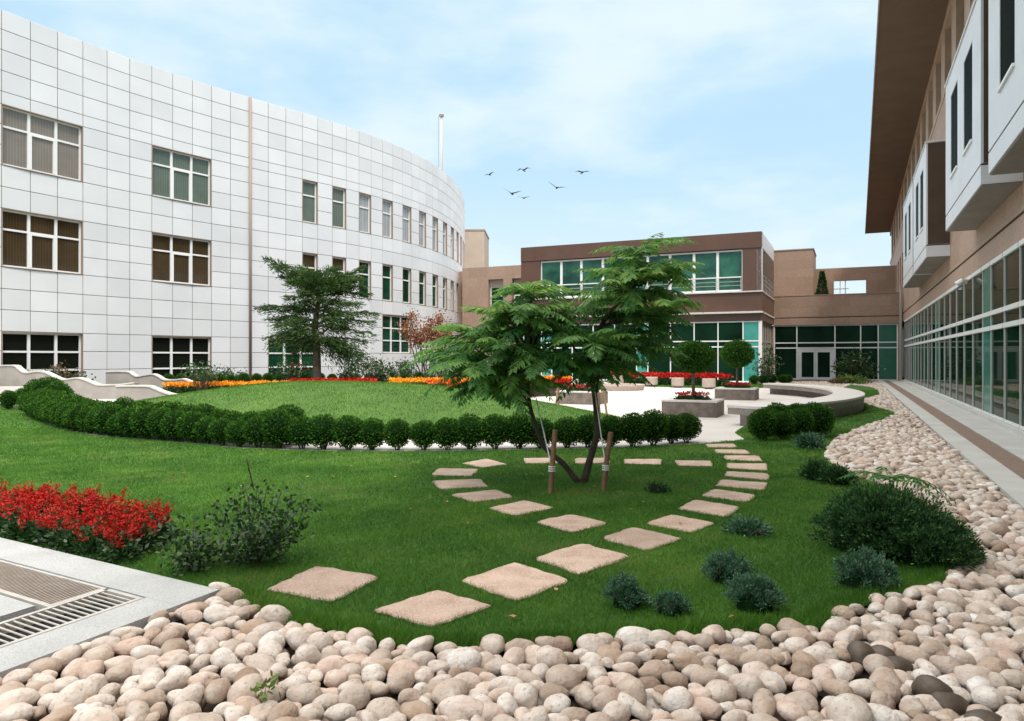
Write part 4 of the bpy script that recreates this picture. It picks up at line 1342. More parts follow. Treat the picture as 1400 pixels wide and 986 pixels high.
def planter(corner, label, tree, tlabel):
    """corner = near front corner on the ground (right end of front face)"""
    c = np.array([corner[0], corner[1], 0.0])
    W_, D_, Hh = 1.48, 1.25, 0.44
    t = thing('stone_planter', label, 'planter', tuple(c), 'square granite planters on the plaza')
    m = MB(); m.obox(c, e2, e1, (0, W_), (0, D_), (-0.01, Hh - .05)); m.build('body', 'granite_shaded', t, c)  # dark sides against the bright rim: overhead light painted as two tones
    m = MB(); a = 0.32
    m.obox(c, e2, e1, (-.01, W_ + .01), (-.01, a), (Hh - .049, Hh)); m.obox(c, e2, e1, (-.01, W_ + .01), (D_ - a, D_ + .01), (Hh - .049, Hh))
    m.obox(c, e2, e1, (-.01, a), (a, D_ - a), (Hh - .049, Hh)); m.obox(c, e2, e1, (W_ - a, W_ + .01), (a, D_ - a), (Hh - .049, Hh)); m.build('rim', 'granite_top', t, c)
    m = MB(); m.obox(c, e2, e1, (a, W_ - a), (a, D_ - a), (Hh - .048, Hh - .02)); m.build('soil', 'soil', t, c)
    ctr = c + e2 * W_ / 2 + e1 * D_ / 2
    n = 46
    P = ctr + e2 * R_.uniform(-W_ / 2 + a, W_ / 2 - a, (n, 1)) + e1 * R_.uniform(-D_ / 2 + a, D_ / 2 - a, (n, 1)) + UPZ * (Hh - .03)
    fo, bl = MB(), MB()
    flower_tuft(fo, bl, P, 0.19, 0.09, 7, fl=0.055)
    fl_ = thing('red_flowers', f'low red flowers planted in the {tlabel}', 'flowers', tuple(ctr + UPZ * Hh))
    fo.build('foliage', 'rose_leaf', fl_, ctr + UPZ * Hh); bl.build('blossoms', 'red_petal', fl_, ctr + UPZ * Hh)
    if tree:
        w, h, zc, lab = tree
        tr = thing('lollipop_tree', lab, 'tree', tuple(ctr + UPZ * (Hh - .03)), 'clipped lollipop trees in planters')
        mb = ball_foliage(0.5, 5200, int(w * 100), (0.055, 0.03), h / w, core=.88, amp=.09)
        mb.V = [v * (w) + (ctr + UPZ * zc) for v in mb.V]
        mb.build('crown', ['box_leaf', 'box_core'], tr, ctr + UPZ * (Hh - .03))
        MB().tube([ctr + UPZ * (Hh - .03), ctr + UPZ * 0.9 + e1 * .01, ctr + UPZ * (zc - .1)], [.055, .045, .04], 8).build('trunk', 'bark_cedar', tr, ctr + UPZ * (Hh - .03), smooth=True)


planter(G(980, 571)[:2], 'square granite planter with shade-toned sides nearest the hedge gap', (1.16, .84, 1.62, 'clipped lollipop tree with flattened dark crown in the nearest planter'), 'nearest granite planter')
planter(G(1032.5, 547.5)[:2], 'square granite planter behind, beside the curved bench', (1.2, 1.02, 1.74, 'rounder clipped lollipop tree in the planter beside the bench'), 'granite planter beside the bench')
planter(G(816, 553.5)[:2], 'granite planter half hidden behind the feathery tree', None, 'planter behind the feathery tree')

# round stone kerb and pots
m = MB(); cc = np.array([5.0, 36.6])
ang = np.linspace(0, 2 * math.pi, 49)[:-1]
V = []
for (r, z) in ((1.55, -.02), (1.62, .20), (1.62, .27), (1.25, .27), (1.2, .05)):
    for a in ang: V.append((cc[0] + r * math.cos(a), cc[1] + r * math.sin(a), z))
q = []
for k in range(4):
    for j in range(48): q.append([k * 48 + j, k * 48 + (j + 1) % 48, (k + 1) * 48 + (j + 1) % 48, (k + 1) * 48 + j])
m.add(V, np.array(q)); m.add([V[4 * 48 + j] for j in range(48)], [list(range(48))])
tag(m.build('stone_ring', 'pot_stone', origin=(cc[0], cc[1], 0), smooth=False), 'low round stone ring on the plaza, partly hidden by the feathery tree', 'stone ring')


def lathe(mb, c, prof, k=20, mi=0):
    V = []
    for r, z in prof:
        for j in range(k):
            a = 2 * math.pi * j / k; V.append((c[0] + r * math.cos(a), c[1] + r * math.sin(a), c[2] + z))
    q = []
    for i in range(len(prof) - 1):
        for j in range(k): q.append([i * k + j, i * k + (j + 1) % k, (i + 1) * k + (j + 1) % k, (i + 1) * k + j])
    mb.add(V, np.array(q), mi=mi); mb.P.append(([mb.n - k + j for j in range(k)], mi))


for i, (px, py) in enumerate(((845, 526), (891, 528.5), (926.5, 530), (969, 531.8))):
    p = G(px, py)
    t = thing('stone_pot', f'squat round granite pot on a foot, {ordn[i]} from the left before the red flower bed', 'pot', tuple(p), 'granite pots along the flower bed')
    m = MB(); lathe(m, p, [(.20, -.01), (.20, .07)]); m.build('foot', 'granite_shaded', t, p, smooth=False)
    m = MB(); lathe(m, p, [(.26, .071), (.33, .12), (.335, .50), (.32, .53), (.25, .53), (.24, .45)]); m.build('bowl', 'pot_stone', t, p)


# ------------------------------------------------------------------ flower beds in the distance
def bed(poly_px_Y, n, h, label, petal, z=0.33, fl=0.10, cat='flower bed', nb=5):
    """bed along a list of (px, Y) centre points with half width"""
    pts, hw = poly_px_Y
    P = []
    C = [np.array([(px - CX) * Y / F_PX, Y]) for px, Y in pts]
    C = np.array(catmull(C, 10)); s = np.concatenate([[0], np.cumsum(np.linalg.norm(np.diff(C, axis=0), axis=1))])
    u = R_.uniform(0, s[-1], n); w = R_.uniform(-hw, hw, n)
    x = np.interp(u, s, C[:, 0]); y = np.interp(u, s, C[:, 1])
    d = unit(C[-1] - C[0])
    zz = z if np.isscalar(z) else np.interp(u / s[-1], [0, 1], z)
    P = np.stack([x - d[1] * w, y + d[0] * w, np.broadcast_to(zz, (n,))], 1)
    o = P.mean(0); o[2] = 0
    t = thing('flower_bed', label, cat, tuple(o))
    fo, bl = MB(), MB()
    flower_tuft(fo, bl, P, h, h * .5, nb, fl=fl)
    fo.build('foliage', 'rose_leaf', t, o); bl.build('blossoms', petal, t, o)


bed(([(228, 27.2), (300, 27.6), (400, 28.4)], 0.5), 420, .28, 'bed of bright orange flowers beyond the left of the mound', 'orange_petal', z=(.33, .36), fl=.09, nb=5)
bed(([(400, 28.6), (450, 28.8), (512, 29.2)], 0.5), 380, .34, 'bed of red flowers at the foot of the cedar', 'red_petal', z=.36, fl=.09, nb=6)
bed(([(536, 29.5), (600, 29.8), (690, 30.4)], 0.55), 480, .34, 'bed of yellow orange flowers right of the cedar behind the mound', 'orange_petal', z=.36, fl=.09, nb=5)
bed(([(588, 28.7), (660, 29.2), (730, 29.8)], 0.5), 400, .30, 'bed of mixed red and orange flowers behind the mound crest', 'mixed_petal', z=.34, fl=.09, nb=5)
bed(([(690, 30.2), (775, 31.4)], 0.5), 300, .32, 'short bed of red flowers seen under the feathery tree', 'red_petal', z=0.30, fl=.09, nb=6)
bed(([(700, 33.0), (780, 34.2)], 0.4), 260, .34, 'farther strip of yellow orange flowers under the feathery tree', 'orange_petal', z=.34, fl=.09, nb=5)
bed(([(840, 44.6), (900, 42.9), (995, 40.6)], 0.5), 430, .62, 'long bed of red flowers with dark leaves before the brown wing glazing', 'red_petal', z=0.0, fl=.12, nb=5)
m = MB(); p = AT(522, 525, 28.9); m.obox((p[0], p[1], 0), np.array([1., .03, 0]), np.array([-.03, 1., 0]), (-.7, .75), (-.5, .5), (.30, .50))
tag(m.build('stone_step', 'granite_top', origin=(p[0], p[1], 0)), 'small white stone step between the red and orange flower beds', 'step')
m = MB(); p = AT(755, 526, 32.2); m.obox((p[0], p[1], 0), np.array([1., .1, 0]), np.array([-.1, 1., 0]), (-1.2, 1.2), (-.15, .15), (.0, .46))
tag(m.build('stone_kerb', 'granite_top', origin=(p[0], p[1], 0)), 'white stone kerb between two flower strips under the feathery tree', 'kerb')


# ------------------------------------------------------------------ wavy retaining walls
def wavy(Y0, slope, prof, label, z0=0.0, th=0.30):
    C = np.array(catmull([np.array(p, float) for p in prof], 6))
    pts = []
    for px, py in C:
        Y = Y0 + slope * (px - C[0, 0]); pts.append(AT(px, py, Y))
    pts = np.array(pts); o = pts.mean(0); o[2] = 0
    t = thing('wavy_wall', label, 'wall', tuple(o), 'wave topped granite walls by the white building')
    for (nm, mat, d0, d1, lo, hi) in (('wall', 'wall_grey', 0, th, None, -.05), ('coping', 'granite_top', -.035, th + .03, -.048, 0.0)):
        m = MB(); V = []; n = len(pts)
        for p in pts:
            za = z0 - .03 if lo is None else p[2] + lo
            V += [(p[0], p[1] + d0, za), (p[0], p[1] + d1, za), (p[0], p[1] + d1, p[2] + hi), (p[0], p[1] + d0, p[2] + hi)]
        f = [[0, 1, 2, 3], [4 * (n - 1) + k for k in (3, 2, 1, 0)]]
        for i in range(n - 1):
            for k in range(4): f.append([i * 4 + k, (i + 1) * 4 + k, (i + 1) * 4 + (k + 1) % 4, i * 4 + (k + 1) % 4])
        m.add(V, f); m.build(nm, mat, t, o)


wavy(28.4, 0.0, [(-90, 486), (-45, 487), (-30, 496), (-12, 499), (17, 499), (24, 503), (31, 508), (38, 508.6), (50, 507), (60, 508), (70, 512.5), (80, 517), (90, 518), (104, 516), (114, 518), (125, 522.5), (135, 525.6), (160, 525), (184, 522.5)],
     'longest wave topped granite wall at far left, stepping down in waves')
wavy(30.2, 0.0, [(144.5, 507.5), (173, 507.5), (180, 511), (187, 514), (199, 512), (208, 511), (215, 513.5), (224, 518.5), (240, 518.5), (249, 517.5), (257, 520), (265, 523), (280, 524), (310, 523)],
     'rear wave topped granite wall in front of the middle ground window')
wavy(24.9, 0.0, [(158.5, 527), (199, 527), (210, 530), (222, 535), (236, 538.7), (252, 538.3), (272, 537), (292, 535.4), (310, 535.8)],
     'front wave topped granite wall ending against the grassy mound')
m = MB(); p = AT(-30, 536, 27.6); m.obox((p[0], p[1], 0), np.array([1., 0, 0]), np.array([0, 1., 0]), (-2.2, 1.85), (-.4, .3), (-.02, .50))
tag(m.build('stone_step', 'granite_top', origin=(p[0], p[1], 0)), 'low white stone step below the longest wavy wall at the left edge', 'step')
m = MB(); p = AT(265, 526, 28.2); m.obox((p[0], p[1], 0), np.array([1., 0, 0]), np.array([0, 1., 0]), (-.7, .75), (-.12, .12), (0, .58))
tag(m.build('stone_kerb', 'wall_grey', origin=(p[0], p[1], 0)), 'short low granite kerb behind the left orange flowers', 'kerb')


# ================================================================== TREES
def branch_curve(a, b, sag=0.0, n=6, wob=0.03):
    a = np.asarray(a, float); b = np.asarray(b, float)
    out = []
    for i in range(n + 1):
        t = i / n
        p = a + (b - a) * t + UPZ * sag * 4 * t * (1 - t)
        if 0 < i < n: p = p + R_.normal(0, wob, 3)
        out.append(p)
    return out


def frond(mb, base, az, L, rise, droop, v0, npair=12, lw=0.042, ll=0.165):
    h = np.array([math.cos(az), math.sin(az), 0.0]); side = np.array([-h[1], h[0], 0.0])
    u = np.linspace(0, 1, 9)
    cur = lambda t: base + np.outer(L * (t - 0.12 * droop * t ** 2), h) + np.outer(L * (rise * t - droop * t ** 2), UPZ)
    ui = np.linspace(0.10, 1.0, npair)
    P = cur(ui); tan = unit(cur(ui + .02) - cur(ui - .02))
    for sg in (-1, 1):
        nrm = unit(np.cross(tan, side * 1.0)) * 1.0
        nrm[nrm[:, 2] < 0] *= -1
        D = unit(side * sg + tan * (0.45 + 0.5 * ui[:, None] ** 2) - UPZ * R_.uniform(.15, .55, (npair, 1)) + R_.normal(0, .10, (npair, 3)))
        l = ll * (np.sin(math.pi * (0.18 + 0.72 * ui)) * .85 + .25) * R_.uniform(.85, 1.15, npair)
        mb.leaves(P, D, nrm + R_.normal(0, .18, (npair, 3)), l, lw, np.clip(v0 + R_.normal(0, .10, npair), 0, .97), bend=.12)
    mb.leaves(P[-1:], tan[-1:], UPZ[None], ll * .8, lw, v0)
    mb.tube(cur(np.linspace(0, 1, 6)), [.007, .006, .005, .004, .003, .002], 4, 0.75, 0, cap=False)


def rosette(mb, c, nf, L, up=0.25, az0=None, v=0.5):
    a0 = R_.uniform(0, 6.28)
    for k in range(nf):
        az = a0 + 2 * math.pi * k / nf + R_.normal(0, .22)
        lay = R_.uniform()
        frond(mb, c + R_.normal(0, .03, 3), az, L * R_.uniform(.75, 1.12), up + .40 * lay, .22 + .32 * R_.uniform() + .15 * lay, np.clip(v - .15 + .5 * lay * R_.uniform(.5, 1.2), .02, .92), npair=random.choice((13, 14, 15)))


SB = G(795, 660); YT = SB[1]
st_ = thing('sumac_tree', 'young feathery leaved tree with two leaning stems, staked in the lawn', 'tree', tuple(SB))
tr, cr = MB(), MB()
L_st = [SB - UPZ * .05] + [AT(x, y, YT + d) for x, y, d in ((770, 634, -.02), (745, 612, 0), (730, 575, .03), (723, 545, .05), (722, 505, .05), (727, 450, .05), (726, 405, .0))]
R_st = [SB - UPZ * .05 + np.array([.02, .02, 0])] + [AT(x, y, YT + d) for x, y, d in ((806, 630, .02), (816, 590, .05), (813, 540, .05), (806, 490, 0), (822, 445, .0), (848, 410, .05), (861, 388, .05), (872, 352, 0))]
tr.tube(catmull(L_st, 3), np.linspace(.04, .012, 22), 8); tr.tube(catmull(R_st, 3), np.linspace(.05, .012, 25), 8)
tr.tube([SB - UPZ * .03, SB + UPZ * .06], [.075, .05], 10)
Lr = [(726, 402, 0, .36), (692, 432, -.25, .3), (650, 455, .2, .3), (618, 484, 0, .12), (642, 500, -.45, .1), (688, 478, -.4, .2), (708, 518, -.2, .05), (668, 526, .15, .05), (746, 440, .3, .3), (740, 488, -.35, .15), (702, 455, .45, .3), (640, 470, .5, .2), (690, 505, .5, .1), (720, 430, -.3, .3)]
Rr = [(876, 348, 0, .35), (848, 374, .25, .3), (902, 372, -.2, .3), (885, 404, .35, .25), (846, 412, -.25, .25), (898, 428, -.45, .35), (806, 468, -.55, .35), (772, 458, .15, .2), (832, 462, .3, .15), (862, 472, -.1, .15), (786, 496, .35, .1), (824, 500, -.15, .1), (878, 462, .4, .15), (868, 430, .1, .25), (872, 385, -.3, .3), (770, 428, .3, .3)]
for (lst, stem, f0) in ((Lr, L_st, 4), (Rr, R_st, 4)):
    SC = np.array(catmull(stem, 6))
    for (px, py, d, up) in lst:
        c = AT(px, py, YT + d)
        cand = SC[(SC[:, 2] < c[2] - .1) & (SC[:, 2] > .55)]
        if len(cand) == 0: cand = SC[len(SC) // 2:len(SC) // 2 + 1]
        a = cand[np.argmin(np.linalg.norm(cand - c - UPZ * (-.35), axis=1))]
        if np.linalg.norm(a - c) > .08:
            tr.tube(branch_curve(a, c, -.03, 5, .012), np.linspace(.02, .009, 6), 6, cap=False)
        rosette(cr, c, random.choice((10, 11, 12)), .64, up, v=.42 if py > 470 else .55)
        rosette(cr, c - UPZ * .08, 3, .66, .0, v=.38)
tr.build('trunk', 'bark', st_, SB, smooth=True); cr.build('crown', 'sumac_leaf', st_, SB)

# stakes with ropes for that tree
for (bx, by, tx, ty, rx, ry, lab) in ((752, 675, 759, 588, 733, 545, 'left of the two brown wooden stakes beside the feathery tree'), (824, 671, 835, 591, 812, 525, 'right of the two brown wooden stakes beside the feathery tree')):
    b_ = G(bx, by); tp_ = AT(tx, ty, b_[1] - .03)
    t = thing('wooden_stake', lab, 'stake', tuple(b_), 'stakes of the feathery tree')
    MB().tube([b_ - UPZ * .1, b_ + (tp_ - b_) * .5, tp_], [.030, .031, .030], 8).build('post', 'stake_wood', t, b_)
    k_ = b_ + (tp_ - b_) * .36
    t2 = MB()
    for q_ in (0, .025, .05): 
        cpt = k_ + UPZ * q_
        ring = [cpt + .036 * np.array([math.cos(a), math.sin(a), 0]) for a in np.linspace(0, 6.283, 13)]
        t2.tube(ring, .009, 5, cap=False)
    t2.build('rope_knot', 'rope', t, b_)
    up_ = AT(rx, ry, YT + .05)
    MB().tube([k_ + UPZ * .03, up_], .008, 5).build('guy_rope', 'rope', t, b_)
for (bx, by, tx, ty, lab, mt) in ((759, 558.5, 763, 527, 'pale thin stake, leftmost of four beyond the hedge', 'stake_pale'), (764, 560, 764, 528, 'dark thin stake beside the pale one at the mound edge', 'stake_wood'),
                              (821, 576, 818, 527, 'dark thin stake just behind the right stem of the feathery tree', 'stake_wood'), (831.5, 577, 824, 527, 'leaning orange brown stake, rightmost of four beyond the hedge', 'stake_pale')):
    b_ = G(bx, by); tp_ = AT(tx, ty, b_[1])
    tag(MB().tube([b_ - UPZ * .05, tp_], .028 if mt == 'stake_pale' else .02, 7).build('wooden_stake', mt, origin=b_), lab, 'stake')

# cedar by the curved building
CY = 31.0
CB = AT(433, 515, CY); CB[2] = 0.33
ct = thing('cedar_tree', 'dark cedar with ragged spreading layered boughs before the curved building', 'tree', tuple(CB))
trk, crn = MB(), MB()
tk = [CB - UPZ * .2, AT(433, 480, CY), AT(431, 450, CY), AT(433, 425, CY), AT(436, 412, CY), AT(434, 402, CY)]
trk.tube(catmull(tk, 3), np.linspace(.19, .06, 16), 9)
TKC = np.array(catmull(tk, 8))
tips = [(361, 353, 0, .25), (372, 362, .6, .2), (384, 357, -.4, .2), (384, 378, .4, .1), (350, 421, -.3, .2), (362, 424, .3, .2), (377, 446, -.5, .3), (371, 436, .5, .2), (386, 460, .4, .25), (396, 385, -.3, .2), (412, 366, .3, .1), (447, 383, -.5, .2), (456, 366, .3, .15), (464, 378, .2, .2),
        (478, 393, -.4, .25), (486, 377, .2, .1), (497, 364, .5, .1), (506, 402, 0, .2), (500, 392, .6, .2), (517, 429, -.3, .25), (511, 440, .4, .25), (512, 458, -.5, .45), (500, 468, .3, .4), (494, 486, -.6, .6), (484, 498, -.2, .7), (468, 470, -.8, .4), (410, 472, -.6, .35), (400, 485, .1, .5),
        (398, 440, -1.0, .3), (420, 455, -1.1, .3), (455, 440, -1.2, .35), (480, 430, -.9, .3), (440, 410, -1.0, .2), (415, 400, -.9, .2), (465, 415, 1.0, .2), (410, 430, 1.0, .3), (448, 395, -.7, .2), (425, 385, -.5, .15), (470, 450, .9, .3), (420, 480, -.3, .4), (395, 420, .2, .2), (475, 445, -.6, .4), (440, 460, -1.2, .4), (405, 455, -.9, .4), (390, 405, -.5, .2), (490, 415, -.5, .2),
        (415, 415, -.6, .2), (460, 425, -.4, .3), (368, 462, .2, .6), (380, 470, -.3, .6), (478, 482, .2, .7), (492, 492, -.2, .8), (470, 476, -.5, .6), (398, 474, .4, .6), (440, 372, .2, .1), (425, 372, -.3, .1), (490, 382, -.3, .1), (405, 372, .2, .1)]
for (px, py, dd, droop) in tips:
    tip = AT(px, py, CY + dd)
    k_ = np.argmin(np.abs(TKC[:, 2] - (tip[2] + (-.35 + .55 * droop * 2))) + (TKC[:, 2] < 2.2) * 5)
    a = TKC[k_]
    C = np.array(branch_curve(a, tip, .25 * droop + .08, 8, .05))
    trk.tube(C, np.linspace(.05, .012, len(C)), 5, cap=False)
    Ln = np.linalg.norm(tip - a)
    n = int(150 + 260 * Ln)
    sparse = px < 392 and py < 425 or px > 495
    if sparse: n = int(n * .6)
    elif py < 412: n = int(n * 1.5)
    if 405 < px < 465 and py > 430: n = int(n * .55)
    u = R_.uniform(.15, 1.0, n) ** .8
    ci = np.stack([np.interp(u, np.linspace(0, 1, len(C)), C[:, j]) for j in range(3)], 1)
    bd_ = unit(tip - a)
    wdt = (.29 if not sparse else .11) * (1.1 - .65 * u)
    off = R_.normal(0, 1, (n, 3)) * wdt[:, None] * np.array([1, 1, .22])
    off[:, 2] -= np.abs(R_.normal(0, .42 * droop + .04, n)) * (R_.uniform(size=n) < .6)
    D = unit(bd_ * 1.0 + off * 1.6 + R_.normal(0, .35, (n, 3)) - UPZ * .3 * droop)
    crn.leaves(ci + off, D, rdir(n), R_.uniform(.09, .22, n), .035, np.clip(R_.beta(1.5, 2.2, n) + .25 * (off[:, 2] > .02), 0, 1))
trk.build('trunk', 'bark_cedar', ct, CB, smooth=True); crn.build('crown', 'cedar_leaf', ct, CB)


def bush(name, label, base, stems, n, leaf, lmat, cat='shrub', group=None, stem_r=.008, spread=.12, blossoms=None, tips_only=.35, wmat='bark'):
    """open shrub: stems = list of tip points relative to base"""
    t = thing(name, label, cat, tuple(base), group)
    st2, fo = MB(), MB()
    base = np.asarray(base, float)
    allP = []
    for tp2 in stems:
        tp2 = np.asarray(tp2, float)
        C = np.array(branch_curve(base + np.array([tp2[0] * .15, tp2[1] * .15, 0]), base + tp2, .0, 6, .02 * np.linalg.norm(tp2)))
        st2.tube(C, np.linspace(stem_r, stem_r * .4, len(C)), 5, cap=False)
        k = max(4, n // len(stems))
        u = R_.uniform(tips_only, 1.03, k)
        ci = np.stack([np.interp(u, np.linspace(0, 1, len(C)), C[:, j]) for j in range(3)], 1)
        allP.append(ci + R_.normal(0, spread, (k, 3)) * np.array([1, 1, .7]))
    P = np.concatenate(allP); P[:, 2] = np.maximum(P[:, 2], base[2] + .015)
    k = len(P)
    D = unit(rdir(k) + np.array([0, 0, .25]))
    fo.leaves(P, D, rdir(k) + UPZ * .8, leaf[0] * R_.uniform(.7, 1.3, k), leaf[1], np.clip(R_.beta(1.4, 2.0, k), 0, 1))
    st2.build('stems', wmat, t, base, smooth=True); fo.build('foliage', lmat, t, base)
    if blossoms:
        pm, nb_, sz, zmin = blossoms
        b2 = MB()
        Q = P[P[:, 2] > base[2] + zmin]
        Q = Q[R_.integers(0, len(Q), nb_)]
        kk = len(Q) * 7
        QQ = np.repeat(Q, 7, 0)
        b2.leaves(QQ, unit(rdir(kk) + UPZ * .5), rdir(kk), sz, sz * .8, R_.uniform(0, 1, kk))
        b2.build('blossoms', pm, t, base)
    return t


def dome(r, h, n, jit=.1):
    out = []
    for i in range(n):
        a = R_.uniform(0, 6.28); q = math.sqrt(R_.uniform(0, 1)); z = h * math.sqrt(max(0.05, 1 - q * q * .85)) * R_.uniform(1 - jit, 1 + jit)
        out.append((r * q * math.cos(a), r * q * math.sin(a), z))
    return out


# trees near the buildings
p = AT(585, 505, 38.5); p[2] = .33
stm = [(AT(x, y, 38.5 + d) - p) for x, y, d in ((560, 452, 0), (552, 445, .4), (575, 455, -.4), (590, 440, .3), (600, 432, 0), (610, 445, -.3), (595, 455, .5), (572, 460, .3), (612, 452, .3), (583, 448, -.3), (603, 460, -.4), (563, 428, .2))]
bush('maple_tree', 'small rusty red leaved tree at the shaded end of the curved wall', p, stm, 3000, (.12, .09), 'maple_leaf', 'tree', stem_r=.04, spread=.21, tips_only=.78)
for (px, py, Y, h, w, lab, bl) in ((276, 512, 26.8, .95, .55, 'small round headed rose tree by the left orange flowers', None), (398, 512, 30.2, 1.05, .65, 'rose tree with red blooms left of the cedar trunk', ('red_petal', 5, .10, .7)), (507, 518, 30.0, 1.15, .55, 'pale leaved rose tree right of the cedar', None)):
    b_ = AT(px, py, Y); b_[2] = .3
    tg_ = [(w * .9 * math.cos(a), w * .9 * math.sin(a), h * R_.uniform(.75, 1.15)) for a in np.arange(0, 6.28, .5)] + [(0, 0, h * 1.1), (.1, 0, h)]
    bush('rose_tree', lab, b_, tg_, 520, (.10, .07), 'rose_leaf', 'tree', stem_r=.02, spread=.16, tips_only=.6, blossoms=bl)
for i, (px, Y, h, lab, mt) in enumerate(((545, 36.5, 1.25, 'leafy green rhododendron under the raised window', 'rose_leaf'), (560, 37.5, 1.1, 'leafy shrub at the right of the rhododendron row', 'rose_leaf'), (478, 34.0, .9, 'sparse shrub against the white wall right of the cedar', 'rose_leaf'), (525, 35, 1.0, 'green shrub between rose tree and rhododendron', 'rose_leaf'), (90, 30.6, 1.0, 'reddish leaved shrub behind the longest wavy wall', 'rust_leaf'), (55, 30.6, .75, 'thin dark shrub behind the wavy wall at the left edge', 'rose_leaf'), (100, 30.2, .55, 'low green shrub below the reddish one behind the wavy wall', 'rose_leaf'), (600, 36, .9, 'dark green shrub under the rusty tree', 'rose_leaf'), (318, 34, .8, 'thin twiggy shrub beside the downpipe', 'rose_leaf'))):
    b_ = AT(px, 510, Y); b_[2] = .3 if px > 120 else .35
    bush('garden_shrub', lab, b_, dome(.7 if px < 560 else .9, h, 16), 420, (.14, .07), mt, spread=.13, stem_r=.015)
# right end shrubs
b_ = G(1168, 523); bush('garden_shrub', 'dark spreading shrub before the glazing right of the doors', b_, dome(1.25, 1.9, 26), 1300, (.2, .11), 'rose_leaf', spread=.22, stem_r=.025)
b_ = G(1165, 525.5); bush('garden_shrub', 'bright yellow green shrub at the foot of the dark spreading shrub', b_, dome(1.0, .45, 20), 900, (.14, .08), 'lime_leaf', spread=.12)
b_ = G(1145, 525.5); bush('garden_shrub', 'low brownish shrub left of the yellow green one', b_, dome(.6, .3, 14), 420, (.12, .06), 'rust_leaf', spread=.08)
b_ = G(1047, 525.5); bush('young_tree', 'slender sapling at the right corner of the brown wing', b_, [(R_.normal(0, .35), R_.normal(0, .3), z) for z in np.linspace(.7, 2.4, 16)], 620, (.16, .09), 'rose_leaf', 'tree', stem_r=.025, spread=.18, tips_only=.5)
# conifer on the roof terrace
cb_ = L0 + e2 * t_of_px(1124, L0 + e1 * 2.5) + e1 * 2.5 + UPZ * 5.0
t = thing('roof_conifer', 'small dark cone shaped conifer on the link roof', 'tree', tuple(cb_))
n = 2600; zz = R_.uniform(0, 1, n) ** 1.3; a = R_.uniform(0, 6.28, n); rr = .62 * (1 - zz * .88) * np.sqrt(R_.uniform(.3, 1, n)) * (1 + .12 * np.sin(a * 5 + zz * 14))
m = MB().leaves(cb_ + np.stack([rr * np.cos(a), rr * np.sin(a), .2 + 2.75 * zz], 1), unit(np.stack([np.cos(a), np.sin(a), .9 + 0 * a], 1) + rdir(n) * .4), rdir(n), .16, .07, R_.beta(1.5, 2, n)); m.build('crown', 'juniper_leaf', t, cb_)
MB().tube([cb_, cb_ + UPZ * 2.4], [.07, .02], 6).build('trunk', 'bark', t, cb_)

# ================================================================== FOREGROUND PLANTS
# red salvia bed: individual plants
SL = 'bushy red salvia with flower spikes in the bed beside the grey walkway'
SGp = 'red salvias by the walkway'


def make_salvia(seed):
    t = thing('salvia_plant', SL, 'flower', (0, 0, 0), SGp)
    fo, bl = MB(), MB()
    n = 240
    D = rdir(n); D[:, 2] = np.abs(D[:, 2])
    P = D * np.array([.16, .16, .30]) * R_.uniform(.35, 1, (n, 1)) + UPZ * .015
    fo.leaves(P, unit(D + rdir(n) * .7), rdir(n) + UPZ, .055, .035, R_.beta(1.3, 2.6, n))
    for k in range(8):
        a = R_.uniform(0, 6.28); q_ = .13 * math.sqrt(R_.uniform())
        b0 = np.array([q_ * math.cos(a), q_ * math.sin(a), .24 + R_.uniform(-.08, .05)]); hgt = R_.uniform(.10, .19)
        tip = b0 + np.array([.05 * math.cos(a), .05 * math.sin(a), hgt])
        fo.tube([b0 * np.array([.4, .4, .1]), b0, tip], [.004, .004, .002], 4, cap=False)
        m_ = 30; u = R_.uniform(0, 1, m_)
        P = b0 + (tip - b0) * u[:, None] + R_.normal(0, .014, (m_, 3))
        ang = R_.uniform(0, 6.28, m_)
        D = np.stack([np.cos(ang), np.sin(ang), .35 + .6 * u], 1)
        bl.leaves(P, D, rdir(m_), 0.036 * (1.15 - .5 * u), .018, np.clip(R_.beta(2, 2, m_), 0, 1))
    fo.build('foliage', 'rose_leaf', t); bl.build('blossoms', 'red_petal', t)
    return t


sal = [make_salvia(i) for i in range(5)]
i = 0
pts_s = []
for row, (off, cnt) in enumerate(((0.20, 15), (0.42, 15), (0.64, 14), (0.84, 13))):
    for k in range(cnt):
        a_ = 1.36 + k * 0.20 + R_.uniform(-.05, .05) + row * .10
        p = K + KA * a_ - KB * (off + R_.uniform(-.05, .05)) * .95
        pts_s.append(p)
for p in pts_s:
    rz = R_.uniform(0, 6.28); sc = R_.uniform(.80, 1.02)
    if i < 5:
        sal[i].location = p; sal[i].rotation_euler = (0, 0, rz); sal[i].scale = (sc, sc, sc * .84)
    else:
        dup(sal[i % 5], tuple(p), rz, (sc, sc, sc * .84))
    i += 1

# rose bush
b_ = G(345, 770)
stm = [(AT(x, y, b_[1] + d) - b_) for x, y, d in ((275, 730, 0), (290, 700, .2), (265, 745, -.1), (305, 690, -.1), (320, 675, .15), (335, 668, -.1), (350, 665, .1), (365, 668, -.15), (385, 672, .1), (400, 682, .0), (415, 688, -.1), (430, 684, .1), (405, 735, -.2), (420, 720, .05), (330, 720, -.3), (360, 715, -.3), (300, 740, -.25), (385, 720, .25), (340, 690, .3), (375, 700, -.2), (395, 700, .2))]
bush('rose_bush', 'straggly dark green rose bush beside the lone stepping stone', b_, stm, 1700, (.042, .027), 'rose_leaf', spread=.05, stem_r=.006, tips_only=.22)
b2_ = G(262, 782)
stm = [(AT(x, y, b2_[1] + d) - b2_) for x, y, d in ((235, 725, 0), (250, 715, .1), (265, 720, -.1), (280, 735, 0), (245, 745, -.15), (270, 745, .1))]
